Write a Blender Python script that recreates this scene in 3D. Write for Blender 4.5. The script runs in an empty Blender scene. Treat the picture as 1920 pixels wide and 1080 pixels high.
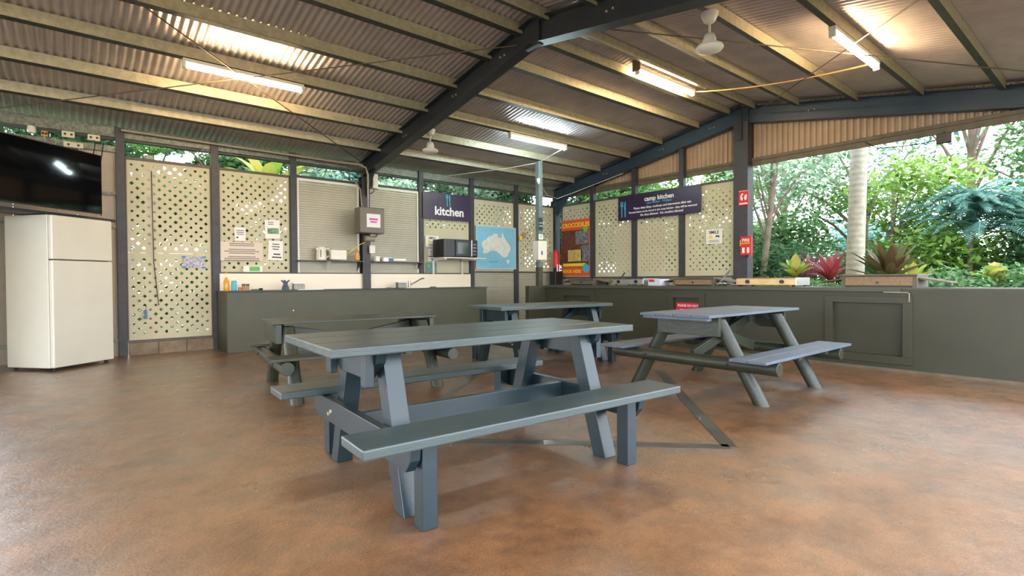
import bpy, math, random
from mathutils import Vector, Matrix, geometry
C = bpy.context.scene.collection
sc = bpy.context.scene
rnd = random.Random(7)
R = math.radians

# ------------------------------------------------------------------ camera, sky, exposure
FPX = 984.77
cam_d = bpy.data.cameras.new('camera'); cam = bpy.data.objects.new('camera', cam_d); C.objects.link(cam)
cam_d.sensor_width = 36; cam_d.lens = FPX / 1920 * 36; cam_d.clip_start = .05; cam_d.clip_end = 300
yaw, pitch, roll = R(50.31359), R(-.95916), R(-.30763)
F = Vector((math.cos(yaw), math.sin(yaw), 0)); Rt = Vector((math.sin(yaw), -math.cos(yaw), 0)); U = Vector((0, 0, 1))
F2 = F * math.cos(pitch) + U * math.sin(pitch); U2 = -F * math.sin(pitch) + U * math.cos(pitch)
R3 = Rt * math.cos(roll) + U2 * math.sin(roll); U3 = -Rt * math.sin(roll) + U2 * math.cos(roll)
m3 = Matrix((R3, U3, -F2)).transposed()
cam.matrix_world = Matrix.Translation((0, 0, 1.026)) @ m3.to_4x4()
sc.camera = cam

w = bpy.data.worlds.new('overcast_sky'); sc.world = w; w.use_nodes = True
nt = w.node_tree; bg = nt.nodes['Background']
tc = nt.nodes.new('ShaderNodeTexCoord'); sep = nt.nodes.new('ShaderNodeSeparateXYZ'); cr = nt.nodes.new('ShaderNodeValToRGB')
nt.links.new(tc.outputs['Generated'], sep.inputs[0]); nt.links.new(sep.outputs['Z'], cr.inputs[0]); nt.links.new(cr.outputs[0], bg.inputs[0])
cr.color_ramp.elements[0].position = 0; cr.color_ramp.elements[0].color = (.92, .95, 1, 1)
cr.color_ramp.elements[1].position = .6; cr.color_ramp.elements[1].color = (.76, .86, 1, 1)
bg.inputs[1].default_value = 6.8
sun_d = bpy.data.lights.new('sun', 'SUN'); sun = bpy.data.objects.new('sun', sun_d); C.objects.link(sun)
sun_d.energy = 1.5; sun_d.angle = R(12); sun_d.color = (1, .96, .88); sun.rotation_euler = (R(28), R(22), 0)
WARM, WARM_S = (1, .72, .40), 165
COOL, COOL_S = (.72, .95, 1), 110
sc.view_settings.view_transform = 'Standard'; sc.view_settings.look = 'None'
sc.view_settings.gamma = 1; sc.view_settings.use_curve_mapping = False
sc.view_settings.exposure = 0.2

# ------------------------------------------------------------------ materials
def lin(c):
    return tuple(((x / 255) / 12.92 if x / 255 <= .04045 else ((x / 255 + .055) / 1.055) ** 2.4) for x in c[:3])
def mat(name, col, rough=.5, metal=0, var=0, scale=6, bump=0, bscale=60, coat=0, spec=.5, col2=None, emit=0, stretch=None, detail=4):
    m = bpy.data.materials.new(name); m.use_nodes = True; t = m.node_tree; b = t.nodes['Principled BSDF']
    c = lin(col); b.inputs['Base Color'].default_value = (*c, 1)
    b.inputs['Roughness'].default_value = rough; b.inputs['Metallic'].default_value = metal
    b.inputs['Specular IOR Level'].default_value = spec; b.inputs['Coat Weight'].default_value = coat
    if emit:
        b.inputs['Emission Color'].default_value = (*c, 1); b.inputs['Emission Strength'].default_value = emit
    if var or bump:
        g = t.nodes.new('ShaderNodeTexCoord'); mp = t.nodes.new('ShaderNodeMapping'); t.links.new(g.outputs['Object'], mp.inputs[0])
        if stretch: mp.inputs['Scale'].default_value = stretch
    if var:
        n = t.nodes.new('ShaderNodeTexNoise'); n.inputs['Scale'].default_value = scale; n.inputs['Detail'].default_value = detail
        n.inputs['Roughness'].default_value = .65
        t.links.new(mp.outputs[0], n.inputs[0]); r = t.nodes.new('ShaderNodeValToRGB'); t.links.new(n.outputs[0], r.inputs[0])
        c2 = lin(col2) if col2 else tuple(x * (1 - var) for x in c)
        c1 = c if col2 else tuple(min(1, x * (1 + var)) for x in c)
        r.color_ramp.elements[0].position = .34; r.color_ramp.elements[1].position = .66
        r.color_ramp.elements[0].color = (*c2, 1); r.color_ramp.elements[1].color = (*c1, 1)
        t.links.new(r.outputs[0], b.inputs['Base Color'])
    if bump:
        n2 = t.nodes.new('ShaderNodeTexNoise'); n2.inputs['Scale'].default_value = bscale; n2.inputs['Detail'].default_value = 3
        t.links.new(mp.outputs[0], n2.inputs[0]); bp = t.nodes.new('ShaderNodeBump'); bp.inputs['Strength'].default_value = bump
        bp.inputs['Distance'].default_value = .01
        t.links.new(n2.outputs[0], bp.inputs['Height']); t.links.new(bp.outputs[0], b.inputs['Normal'])
    return m
M = {}
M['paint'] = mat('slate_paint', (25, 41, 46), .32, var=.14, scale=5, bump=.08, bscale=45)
M['paint_top'] = mat('top_lit_slate_paint', (60, 71, 71), .3, var=.18, scale=2, bump=.12, bscale=35, stretch=(.5, 4, 4))  # table tops and seats: slate paint lightened for the light they reflect
M['paint_log'] = mat('warm_lit_slate_paint', (44, 48, 36), .42, var=.16, scale=6, bump=.25, bscale=30)  # log tables: slate paint tinted olive for the warm lamp light
M['plank'] = mat('sky_tinted_grey_plank', (86, 98, 112), .38, var=.2, scale=7, bump=.5, bscale=30, stretch=(.6, 9, 9))  # grey planks with the blue of reflected sky put into the colour
M['wall'] = mat('olive_wall_paint', (50, 50, 34), .5, var=.07, scale=2.2, bump=.05, bscale=120)
M['benchwall'] = mat('lamp_lit_olive_wall_paint', (66, 67, 50), .5, var=.07, scale=2.2)  # same wall paint, lightened for the lamp light on the kitchen bench
M['walledge'] = mat('olive_ledge_paint', (62, 63, 48), .45, var=.06, scale=3)
M['dark'] = mat('dark_post_paint', (52, 52, 56), .5, var=.2, scale=9)
M['navy'] = mat('navy_beam_paint', (36, 41, 48), .42, var=.2, scale=5)
M['navy2'] = mat('blue_slate_beam_paint', (44, 62, 78), .45, var=.15, scale=4)
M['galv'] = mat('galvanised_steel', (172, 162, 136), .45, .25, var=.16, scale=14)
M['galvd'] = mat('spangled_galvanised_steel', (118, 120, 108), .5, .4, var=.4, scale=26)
M['flange'] = mat('shaded_spangled_steel', (70, 74, 72), .45, .5, var=.35, scale=26)  # spangled steel darkened for the shade under the purlins
M['sheet'] = mat('dusty_roof_sheet', (176, 166, 162), .33, .35, var=.12, scale=2.5)
M['gable'] = mat('tan_gable_sheet', (172, 148, 122), .6, 0, var=.1, scale=3)
M['panel'] = mat('cream_lattice_board', (186, 180, 150), .6, 0, var=.06, scale=2.5)
M['frame'] = mat('brown_panel_frame', (78, 70, 62), .5, var=.15)
M['shutter'] = mat('ribbed_shutter', (164, 160, 142), .45, .15, var=.06, scale=3)
M['white'] = mat('white_enamel', (214, 210, 196), .35, 0, var=.03, scale=3)
M['splash'] = mat('white_splashback', (226, 216, 194), .45)
M['fridge'] = mat('cream_fridge_enamel', (206, 204, 190), .38, 0, var=.03, scale=2, coat=.2)
M['black'] = mat('black_plastic', (18, 18, 20), .35)
M['screen'] = mat('television_glass', (6, 6, 8), .05)
M['rubber'] = mat('black_rubber', (20, 20, 20), .8)
M['steel'] = mat('stainless_steel', (176, 176, 172), .3, .9, var=.06)
M['brass'] = mat('stained_steel_panel', (190, 158, 112), .35, .5, var=.15, scale=5)
M['timber'] = mat('brown_treated_timber', (134, 108, 78), .6, 0, var=.2, scale=5, stretch=(1, 8, 8))
M['timberd'] = mat('dark_olive_timber', (92, 84, 66), .6, 0, var=.2, scale=6)
M['block'] = mat('concrete_block', (124, 108, 88), .8, 0, var=.2, scale=8, bump=.3)
M['purple'] = mat('dark_purple_sign', (44, 28, 62), .35)
M['teal'] = mat('teal_print', (50, 165, 190), .5)
M['print'] = mat('white_print', (232, 232, 230), .5)
M['paper'] = mat('white_paper', (222, 220, 214), .6)
M['pinkpaper'] = mat('pale_pink_board', (206, 192, 176), .6)
M['ink'] = mat('grey_ink', (96, 88, 84), .6)
M['inkb'] = mat('black_ink', (34, 34, 36), .6)
M['magenta'] = mat('magenta_print', (205, 40, 150), .5)
M['red'] = mat('red_plastic', (196, 30, 26), .4)
M['redsign'] = mat('red_sign_board', (200, 24, 30), .45)
M['orange'] = mat('orange_print', (206, 80, 30), .45)
M['yellow'] = mat('yellow_print', (232, 200, 50), .5)
M['green'] = mat('green_print', (90, 170, 80), .5)
M['skyblue'] = mat('map_sea_blue', (122, 178, 200), .5, var=.05, scale=3)
M['land'] = mat('map_land_cream', (206, 208, 196), .5, var=.1, scale=10)
M['brownp'] = mat('brown_print', (110, 56, 36), .5, var=.5, scale=14, col2=(60, 30, 22))
M['greyp'] = mat('grey_print', (140, 140, 140), .5, var=.5, scale=20, col2=(60, 60, 64))
M['sandp'] = mat('sand_print', (186, 166, 90), .5, var=.3, scale=10)
M['bluepl'] = mat('blue_plastic', (40, 90, 150), .4)
M['bluetape'] = mat('blue_tape', (40, 120, 180), .5)
M['oil'] = mat('amber_bottle', (214, 150, 26), .2)
M['tealb'] = mat('teal_bottle', (60, 150, 165), .3)
M['spice'] = mat('spice_jar', (150, 110, 70), .4)
M['cable'] = mat('black_cable', (30, 28, 28), .6)
M['rod'] = mat('steel_brace_rod', (96, 84, 70), .5, .4)
M['ocable'] = mat('orange_cable', (205, 160, 100), .5)
M['cabw'] = mat('white_cable', (190, 186, 170), .5)
M['cond'] = mat('grey_conduit', (150, 138, 118), .5)
M['socket'] = mat('socket_plastic', (206, 196, 170), .45)
M['amber'] = mat('amber_plastic', (196, 140, 70), .45)
M['ebox'] = mat('brown_grey_enclosure', (100, 94, 84), .45, 0, var=.05)
M['warm'] = mat('warm_tube_light', (255, 255, 255)); M['cool'] = mat('cool_tube_light', (255, 255, 255))
for k, col, s in (('warm', WARM, WARM_S), ('cool', COOL, COOL_S)):
    b = M[k].node_tree.nodes['Principled BSDF']; b.inputs['Emission Color'].default_value = (*col, 1); b.inputs['Emission Strength'].default_value = s
M['line'] = mat('worn_grey_floor_line', (72, 68, 60), .34, 0, var=.2, scale=7, coat=.2)
M['gas'] = mat('white_cardboard', (190, 195, 210), .5)
M['bark'] = mat('brown_bark', (120, 104, 88), .85, 0, var=.25, scale=6, bump=.5, bscale=12)
M['redleaf'] = mat('red_cordyline_leaf', (190, 50, 56), .5, 0, var=.5, scale=5, col2=(120, 70, 50))
M['pinkleaf'] = mat('pink_cordyline_leaf', (170, 84, 110), .5, 0, var=.4, scale=6, col2=(100, 90, 60))
M['brom'] = mat('bronze_bromeliad_leaf', (140, 66, 44), .45, 0, var=.5, scale=3, col2=(96, 124, 36))
M['lime'] = mat('lime_leaf', (140, 190, 30), .5, 0, var=.3, scale=5)
M['soil'] = mat('garden_soil_and_groundcover', (78, 88, 48), .9, 0, var=.4, scale=1.5, detail=8)
# palm trunk with leaf-scar rings
m = mat('ringed_palm_trunk', (166, 160, 142), .8, 0, var=.18, scale=9); t = m.node_tree; b = t.nodes['Principled BSDF']
g = t.nodes.new('ShaderNodeTexCoord'); wv = t.nodes.new('ShaderNodeTexWave'); wv.bands_direction = 'Z'; wv.inputs['Scale'].default_value = 3.2; wv.inputs['Distortion'].default_value = .6
t.links.new(g.outputs['Object'], wv.inputs[0]); mx = t.nodes.new('ShaderNodeMixRGB'); mx.blend_type = 'MULTIPLY'; mx.inputs[0].default_value = .18
src = b.inputs['Base Color'].links[0].from_socket; t.links.new(src, mx.inputs[1]); t.links.new(wv.outputs[0], mx.inputs[2]); t.links.new(mx.outputs[0], b.inputs['Base Color'])
M['palm'] = m
def leafmat(name, cols, trans=.6):
    m = bpy.data.materials.new(name); m.use_nodes = True; t = m.node_tree; b = t.nodes['Principled BSDF']; out = t.nodes['Material Output']
    ge = t.nodes.new('ShaderNodeNewGeometry'); r = t.nodes.new('ShaderNodeValToRGB'); t.links.new(ge.outputs['Random Per Island'], r.inputs[0])
    el = r.color_ramp.elements
    while len(el) < len(cols): el.new(.5)
    for i, c in enumerate(cols): el[i].position = i / (len(cols) - 1); g_ = sum(c) / 3; c = [min(255, (x * .78 + g_ * .22) * .88) for x in c]; el[i].color = (*lin(c), 1)
    t.links.new(r.outputs[0], b.inputs['Base Color']); b.inputs['Roughness'].default_value = .5; b.inputs['Specular IOR Level'].default_value = .35
    tr = t.nodes.new('ShaderNodeBsdfTranslucent'); t.links.new(r.outputs[0], tr.inputs[0]); ms = t.nodes.new('ShaderNodeMixShader'); ms.inputs[0].default_value = trans
    t.links.new(b.outputs[0], ms.inputs[1]); t.links.new(tr.outputs[0], ms.inputs[2]); t.links.new(ms.outputs[0], out.inputs[0]); return m
M['lf_mid'] = leafmat('mid_green_leaves', [(52, 104, 46), (104, 160, 84), (150, 196, 120), (80, 138, 60)])
M['lf_lime'] = leafmat('lime_green_leaves', [(92, 150, 36), (150, 196, 60), (176, 216, 100), (110, 170, 50)])
M['lf_blue'] = leafmat('blue_green_leaves', [(60, 122, 108), (110, 178, 158), (150, 208, 190), (84, 150, 130)])
M['lf_dark'] = leafmat('dark_green_leaves', [(44, 88, 50), (80, 136, 78), (116, 168, 106), (56, 104, 58)])
M['lf_palm'] = leafmat('palm_leaflets', [(60, 130, 40), (120, 180, 70), (90, 150, 50)])
M['lf_pale'] = leafmat('pale_green_leaves', [(110, 160, 120), (160, 200, 150), (190, 220, 180), (90, 140, 100)])
M['brom'] = leafmat('bronze_and_green_bromeliad_leaf', [(104, 44, 40), (84, 104, 40), (136, 72, 52), (104, 122, 48)], .25)
M['redleaf'] = leafmat('red_cordyline_leaf_mix', [(190, 44, 60), (150, 60, 54), (214, 80, 84), (120, 70, 50)], .35)
M['pinkleaf'] = leafmat('pink_cordyline_leaf_mix', [(170, 70, 110), (120, 90, 80), (200, 110, 150), (110, 50, 70)], .35)
M['lime'] = leafmat('lime_and_orange_leaf_mix', [(140, 196, 40), (170, 210, 60), (220, 170, 70), (120, 176, 40)], .4)
# floor: sealed orange-brown concrete, worn grey, glossy
m = bpy.data.materials.new('sealed_terracotta_concrete'); m.use_nodes = True; t = m.node_tree; b = t.nodes['Principled BSDF']
g = t.nodes.new('ShaderNodeTexCoord')
def nz(scale, det=6, rough=.6, st=None):
    n = t.nodes.new('ShaderNodeTexNoise'); n.inputs['Scale'].default_value = scale; n.inputs['Detail'].default_value = det; n.inputs['Roughness'].default_value = rough
    if st:
        mp = t.nodes.new('ShaderNodeMapping'); mp.inputs['Scale'].default_value = st; t.links.new(g.outputs['Object'], mp.inputs[0]); t.links.new(mp.outputs[0], n.inputs[0])
    else: t.links.new(g.outputs['Object'], n.inputs[0])
    return n
def ramp(s, stops):
    r = t.nodes.new('ShaderNodeValToRGB'); t.links.new(s, r.inputs[0]); el = r.color_ramp.elements
    while len(el) < len(stops): el.new(.5)
    for i, (p, c) in enumerate(stops): el[i].position = p; el[i].color = (*lin(c), 1)
    return r
r1 = ramp(nz(.8, 10, .68).outputs[0], [(.30, (122, 82, 52)), (.44, (160, 112, 70)), (.56, (148, 114, 84)), (.69, (134, 120, 112))])
r2 = ramp(nz(3.4, 9, .75).outputs[0], [(.34, (150, 142, 138)), (.64, (255, 255, 255))])
mx = t.nodes.new('ShaderNodeMixRGB'); mx.blend_type = 'MULTIPLY'; mx.inputs[0].default_value = .8
t.links.new(r1.outputs[0], mx.inputs[1]); t.links.new(r2.outputs[0], mx.inputs[2])
sp = ramp(nz(130, 5, .85).outputs[0], [(.38, (150, 140, 134)), (.60, (255, 255, 255))])
mx2 = t.nodes.new('ShaderNodeMixRGB'); mx2.blend_type = 'MULTIPLY'; mx2.inputs[0].default_value = .85
t.links.new(mx.outputs[0], mx2.inputs[1]); t.links.new(sp.outputs[0], mx2.inputs[2]); t.links.new(mx2.outputs[0], b.inputs['Base Color'])
rr = t.nodes.new('ShaderNodeMapRange'); rr.inputs['From Min'].default_value = .35; rr.inputs['From Max'].default_value = .65; rr.inputs['To Min'].default_value = .26; rr.inputs['To Max'].default_value = .44
t.links.new(nz(2.6, 8, .7).outputs[0], rr.inputs[0]); t.links.new(rr.outputs[0], b.inputs['Roughness'])
b.inputs['Specular IOR Level'].default_value = .6; b.inputs['Coat Weight'].default_value = 1; b.inputs['Coat Roughness'].default_value = .27; b.inputs['Coat IOR'].default_value = 1.85
bp = t.nodes.new('ShaderNodeBump'); bp.inputs['Strength'].default_value = .55; bp.inputs['Distance'].default_value = .005
t.links.new(nz(70, 8, .75).outputs[0], bp.inputs['Height'])
bp2 = t.nodes.new('ShaderNodeBump'); bp2.inputs['Strength'].default_value = .3; bp2.inputs['Distance'].default_value = .02
t.links.new(nz(7, 4, .6).outputs[0], bp2.inputs['Height']); t.links.new(bp.outputs[0], bp2.inputs['Normal'])
t.links.new(bp2.outputs[0], b.inputs['Normal']); t.links.new(bp2.outputs[0], b.inputs['Coat Normal'])
cw = t.nodes.new('ShaderNodeMapRange'); cw.inputs['From Min'].default_value = .40; cw.inputs['From Max'].default_value = .60; cw.inputs['To Min'].default_value = .6; cw.inputs['To Max'].default_value = 1
t.links.new(nz(4.5, 10, .78).outputs[0], cw.inputs[0]); t.links.new(cw.outputs[0], b.inputs['Coat Weight'])
M['floor'] = m

# ------------------------------------------------------------------ mesh builder
class MB:
    def __init__(s): s.v = []; s.f = []
    def add(s, vs, fs):
        o = len(s.v); s.v += [tuple(v) for v in vs]; s.f += [tuple(i + o for i in f) for f in fs]; return s
    def box(s, x0, x1, y0, y1, z0, z1):
        vs = [(x, y, z) for x in (x0, x1) for y in (y0, y1) for z in (z0, z1)]
        return s.add(vs, [(0, 1, 3, 2), (4, 6, 7, 5), (0, 4, 5, 1), (2, 3, 7, 6), (0, 2, 6, 4), (1, 5, 7, 3)])
    def cbox(s, c, d): return s.box(c[0] - d[0] / 2, c[0] + d[0] / 2, c[1] - d[1] / 2, c[1] + d[1] / 2, c[2] - d[2] / 2, c[2] + d[2] / 2)
    def beam(s, p, q, w, h, side=(0, 1, 0), cut=None):
        """bar from p to q; w along 'side', h across; cut='z' trims both ends horizontally"""
        p, q = Vector(p), Vector(q); d = (q - p).normalized(); a = Vector(side); a = (a - d * a.dot(d)).normalized(); b = d.cross(a)
        vs = []
        for e in (p, q):
            for i, j in ((-1, -1), (1, -1), (1, 1), (-1, 1)):
                v = e + a * w / 2 * i + b * h / 2 * j
                if cut == 'z' and abs(d.z) > .05: v = v + d * ((e.z - v.z) / d.z)
                vs.append(v)
        return s.add(vs, [(3, 2, 1, 0), (4, 5, 6, 7), (0, 1, 5, 4), (1, 2, 6, 5), (2, 3, 7, 6), (3, 0, 4, 7)])
    def cyl(s, p, q, r, r2=None, n=14, cut=None, caps=True):
        p, q = Vector(p), Vector(q); r2 = r if r2 is None else r2; d = (q - p).normalized()
        a = Vector((0, 0, 1)) if abs(d.z) < .9 else Vector((1, 0, 0)); a = (a - d * a.dot(d)).normalized(); b = d.cross(a); vs = []
        for e, rr_ in ((p, r), (q, r2)):
            for i in range(n):
                t_ = 2 * math.pi * i / n; v = e + (a * math.cos(t_) + b * math.sin(t_)) * rr_
                if cut == 'z' and abs(d.z) > .05: v = v + d * ((e.z - v.z) / d.z)
                vs.append(v)
        fs = [(i, (i + 1) % n, n + (i + 1) % n, n + i) for i in range(n)]
        if caps: fs += [tuple(range(n - 1, -1, -1)), tuple(range(n, 2 * n))]
        return s.add(vs, fs)
    def tube(s, pts, r, n=8, r2=None):
        pts = [Vector(p) for p in pts]; k = len(pts); vs = []; r2 = r if r2 is None else r2
        for i, p in enumerate(pts):
            d = (pts[min(i + 1, k - 1)] - pts[max(i - 1, 0)]).normalized()
            a = Vector((0, 0, 1)) if abs(d.z) < .95 else Vector((1, 0, 0)); a = (a - d * a.dot(d)).normalized(); b = d.cross(a)
            rr_ = r + (r2 - r) * i / (k - 1)
            vs += [p + (a * math.cos(2 * math.pi * j / n) + b * math.sin(2 * math.pi * j / n)) * rr_ for j in range(n)]
        fs = [(i * n + j, i * n + (j + 1) % n, (i + 1) * n + (j + 1) % n, (i + 1) * n + j) for i in range(k - 1) for j in range(n)]
        fs += [tuple(range(n - 1, -1, -1)), tuple(range((k - 1) * n, k * n))]
        return s.add(vs, fs)
    def lathe(s, prof, c=(0, 0, 0), n=20):
        vs = [(c[0] + r * math.cos(2 * math.pi * j / n), c[1] + r * math.sin(2 * math.pi * j / n), c[2] + z) for r, z in prof for j in range(n)]
        k = len(prof); fs = [(i * n + j, i * n + (j + 1) % n, (i + 1) * n + (j + 1) % n, (i + 1) * n + j) for i in range(k - 1) for j in range(n)]
        fs += [tuple(range(n - 1, -1, -1)), tuple(range((k - 1) * n, k * n))]
        return s.add(vs, fs)
    def prism(s, poly, axis, a, b):
        """2D polygon extruded from a to b along axis: 'x' -> poly is (y,z); 'y' -> (x,z); 'z' -> (x,y)"""
        f = {'x': lambda p, t_: (t_, p[0], p[1]), 'y': lambda p, t_: (p[0], t_, p[1]), 'z': lambda p, t_: (p[0], p[1], t_)}[axis]
        n = len(poly); vs = [f(p, a) for p in poly] + [f(p, b) for p in poly]
        return s.add(vs, [tuple(range(n)), tuple(range(2 * n - 1, n - 1, -1))] + [(i, i + n, (i + 1) % n + n, (i + 1) % n) for i in range(n)])
def fin(me):
    import bmesh
    bm = bmesh.new(); bm.from_mesh(me); bmesh.ops.recalc_face_normals(bm, faces=bm.faces); bm.to_mesh(me); bm.free()
def obj(name, mb, m, parent=None, smooth=False, bevel=0, recalc=True, loc=None):
    me = bpy.data.meshes.new(name); me.from_pydata(mb.v, [], mb.f); me.materials.append(M[m] if isinstance(m, str) else m)
    if recalc: fin(me)
    if smooth: me.shade_smooth(); me.set_sharp_from_angle(angle=R(40))
    o = bpy.data.objects.new(name, me); C.objects.link(o)
    if parent: o.parent = parent
    if loc: o.location = loc
    if bevel:
        md = o.modifiers.new('bevel', 'BEVEL'); md.width = bevel; md.segments = 2; md.limit_method = 'ANGLE'
    return o
def thing(name, label, cat, loc=(0, 0, 0), rz=0, group=None, rot=None):
    o = bpy.data.objects.new(name, None); C.objects.link(o); o.location = loc; o.rotation_euler = rot or (0, 0, rz); o.empty_display_size = .1
    o['label'] = label; o['category'] = cat
    if group: o['group'] = group
    return o
def tag(o, label, cat, group=None):
    o['label'] = label; o['category'] = cat
    if group: o['group'] = group
    return o
def struct(name, mb, m, **k):
    o = obj(name, mb, m, **k); o['kind'] = 'structure'; return o

# ------------------------------------------------------------------ key dimensions (metres)
XW, XP, YA, YB = 6.85, 8.78, 8.975, 8.24      # barbecue wall face, gable wall plane, kitchen wall plane, kitchen bench face
RY, RZ, SL = 4.41, 3.655, .176                # ridge line, underside of rafter at ridge, slope
def rb(y): return RZ - SL * abs(y - RY)
TN = [0]
def trim(mb, m, **k):
    TN[0] += 1; return struct('trim_%d' % TN[0], mb, m, **k)

# ------------------------------------------------------------------ ground, floor, roof
b = MB().box(-9, 8.95, -4, 9.1, -.12, 0); struct('floor', b, 'floor')
b = MB().add([(-40, -40, -.13), (60, -40, -.13), (60, 60, -.13), (-40, 60, -.13)], [(0, 1, 2, 3)]); struct('ground', b, 'soil', recalc=False)
# painted diamond of worn grey lines
for (a, c_) in (((3.04, 1.6), (4.95, 3.42)), ((3.04, 1.6), (1.55, 3.09)), ((1.55, 3.09), (3.5, 4.78))):
    d = Vector((c_[0] - a[0], c_[1] - a[1], 0)).normalized(); n_ = Vector((-d.y, d.x, 0)) * .045
    A = Vector((*a, .0)); B = Vector((*c_, .0)); vs = [A - n_, B - n_, B + n_, A + n_]
    trim(MB().add([v + Vector((0, 0, .001)) for v in vs] + [v + Vector((0, 0, .0025)) for v in vs], [(0, 3, 2, 1), (4, 5, 6, 7), (0, 1, 5, 4), (1, 2, 6, 5), (2, 3, 7, 6), (3, 0, 4, 7)]), 'line')
# corrugated roof
b = MB(); x0, x1, pitch_ = -9, 9.5, .076; n = int((x1 - x0) / pitch_ * 8)
vs = []; fs = []
for side in (1, -1):
    o = len(vs)
    for i in range(n + 1):
        x = x0 + (x1 - x0) * i / n; dz = .0095 * math.sin(2 * math.pi * x / pitch_)
        for k, yy in enumerate((0, 4.95)):
            y = RY + side * yy; vs.append((x, y, rb(y) + .352 + dz))
        for k, yy in enumerate((4.95, 0)):
            y = RY + side * yy; vs.append((x, y, rb(y) + .3535 + dz))
    for i in range(n):
        for k in (0, 2): fs.append((o + i * 4 + k, o + i * 4 + k + 1, o + i * 4 + 4 + k + 1, o + i * 4 + 4 + k))
b.v, b.f = vs, fs
ceil = struct('ceiling', b, 'sheet', recalc=False); ceil.data.shade_smooth()
trim( MB().prism([(RY - .2, rb(RY - .2) + .369), (RY, RZ + .387), (RY + .2, rb(RY + .2) + .369), (RY + .2, rb(RY + .2) + .373), (RY, RZ + .393), (RY - .2, rb(RY - .2) + .373)], 'x', -9, 9.5), 'sheet')

# purlins: C sections resting on the rafters
def purlin(y, label, flip=1):
    z = rb(y) + .222; s = flip; pr = [(0, .002), (.0025, .002), (.0025, .1175), (.0625, .1175), (.0625, .10), (.065, .10), (.065, .12), (0, .12)]; lip = [(0, 0), (.068, 0), (.068, .02), (.0655, .02), (.0655, .0025), (0, .0025)]
    sl = -SL if y > RY else SL
    pts = [(y + a * s, z + h + sl * a * s) for a, h in pr]
    t_ = thing('roof_purlin', label, 'roof beam', (0, y, z), group='galvanised roof purlins')
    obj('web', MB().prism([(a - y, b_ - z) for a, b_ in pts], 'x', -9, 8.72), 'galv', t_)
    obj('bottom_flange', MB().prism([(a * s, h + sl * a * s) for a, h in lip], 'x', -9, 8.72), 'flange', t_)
ORD = ['lowest', 'second', 'third', 'fourth', 'fifth', 'sixth']
for i, y in enumerate((8.27, 7.5, 6.71, 5.95, 5.18, 4.60)):
    purlin(y, 'galvanised roof purlin on the kitchen side slope, %s up from the eave' % ORD[i] if i < 5 else 'galvanised roof purlin just on the kitchen side of the ridge, next to the ridge light')
for i, y in enumerate((4.16, 3.47, 2.67, 1.90, 1.10, .32)):
    purlin(y, ['galvanised roof purlin just on the open side of the ridge', 'galvanised roof purlin on the open side slope, first below the ridge pair', 'galvanised roof purlin the nearer ceiling fan hangs from',
               'galvanised roof purlin carrying the upper right tube light', 'galvanised roof purlin crossing the top right corner, right of the upper right tube light', 'galvanised roof purlin nearest the open eave'][i])

# portal frames
def slab(mb, ya, yb, xa, xb, d0, d1):
    vs = [(x, y, rb(y) + d) for x in (xa, xb) for y in (ya, yb) for d in (d0, d1)]
    mb.add(vs, [(0, 1, 3, 2), (4, 6, 7, 5), (0, 4, 5, 1), (2, 3, 7, 6), (0, 2, 6, 4), (1, 5, 7, 3)])
def frame(xc, label, m, cols):
    t_ = thing('portal_frame', label, 'steel frame', (xc, RY, 0), group='steel portal frames')
    for ya, yb in ((RY, YA + .05), (RY, -.1)):
        q = MB(); lo, hi = min(ya, yb), max(ya, yb)
        slab(q, lo, hi, -.075, .075, 0, .012); slab(q, lo, hi, -.075, .075, .263, .275); slab(q, lo, hi, -.006, .006, .01, .265)
        o = obj('rafter', q, m, t_, loc=(0, -RY, 0))
    for yc in cols:
        q = MB(); top = rb(yc) + .02
        q.box(-.075, .075, yc - .08, yc - .068, 0, top); q.box(-.075, .075, yc + .068, yc + .08, 0, top); q.box(-.006, .006, yc - .07, yc + .07, 0, top)
        obj('column', q, m if m == 'navy2' else 'dark', t_, loc=(0, -RY, 0))
    q = MB(); q.prism([(YA - .04, rb(YA) - .42), (YA - .04, rb(YA - .04)), (YA - .5, rb(YA - .5))], 'x', -.006, .006); obj('haunch_plate', q, m, t_, loc=(0, -RY, 0))
    q = MB(); q.prism([(RY - .12, RZ - .03), (RY + .12, RZ - .03), (RY + .12, RZ + .26), (RY - .12, RZ + .26)], 'x', -.03, .03); obj('apex_plate', q, m, t_, loc=(0, -RY, 0))
    for yy in (RY - 1.1, RY + .55, RY + 1.6, RY + 3):
        q = MB()
        for s in (-.04, .04): q.cyl((-.02, yy + s, rb(yy) + .15), (.02, yy + s, rb(yy) + .15), .012, n=8)
        obj('bolt', q, 'galv', t_, loc=(0, -RY, 0))
    return t_
frame(4.0, 'dark navy steel portal frame spanning the middle of the shed, beside the switch box', 'navy', (YA - .02,))
frame(-5.2, 'dark steel portal frame of the bay behind the viewpoint', 'navy', (YA - .02, -.02))
fr = frame(XP, 'blue slate portal frame at the gable wall above the lattice panels', 'navy2', (YA - .02, 0.05))
# gable centre column
t_ = thing('gable_column', 'dark square steel column at the edge of the garden opening, fire signs on it', 'column', (XP + .0, 4.39, 0))
q = MB().box(-.1, .1, -.125, .125, 0, rb(4.39) + .01); obj('column_shaft', q, 'dark', t_, bevel=.004)
q = MB().box(-.012, .012, -.03, .03, rb(4.39) - .3, rb(4.39) + .2); obj('cleat', q, 'navy', t_, loc=(-.12, 0, 0))

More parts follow.
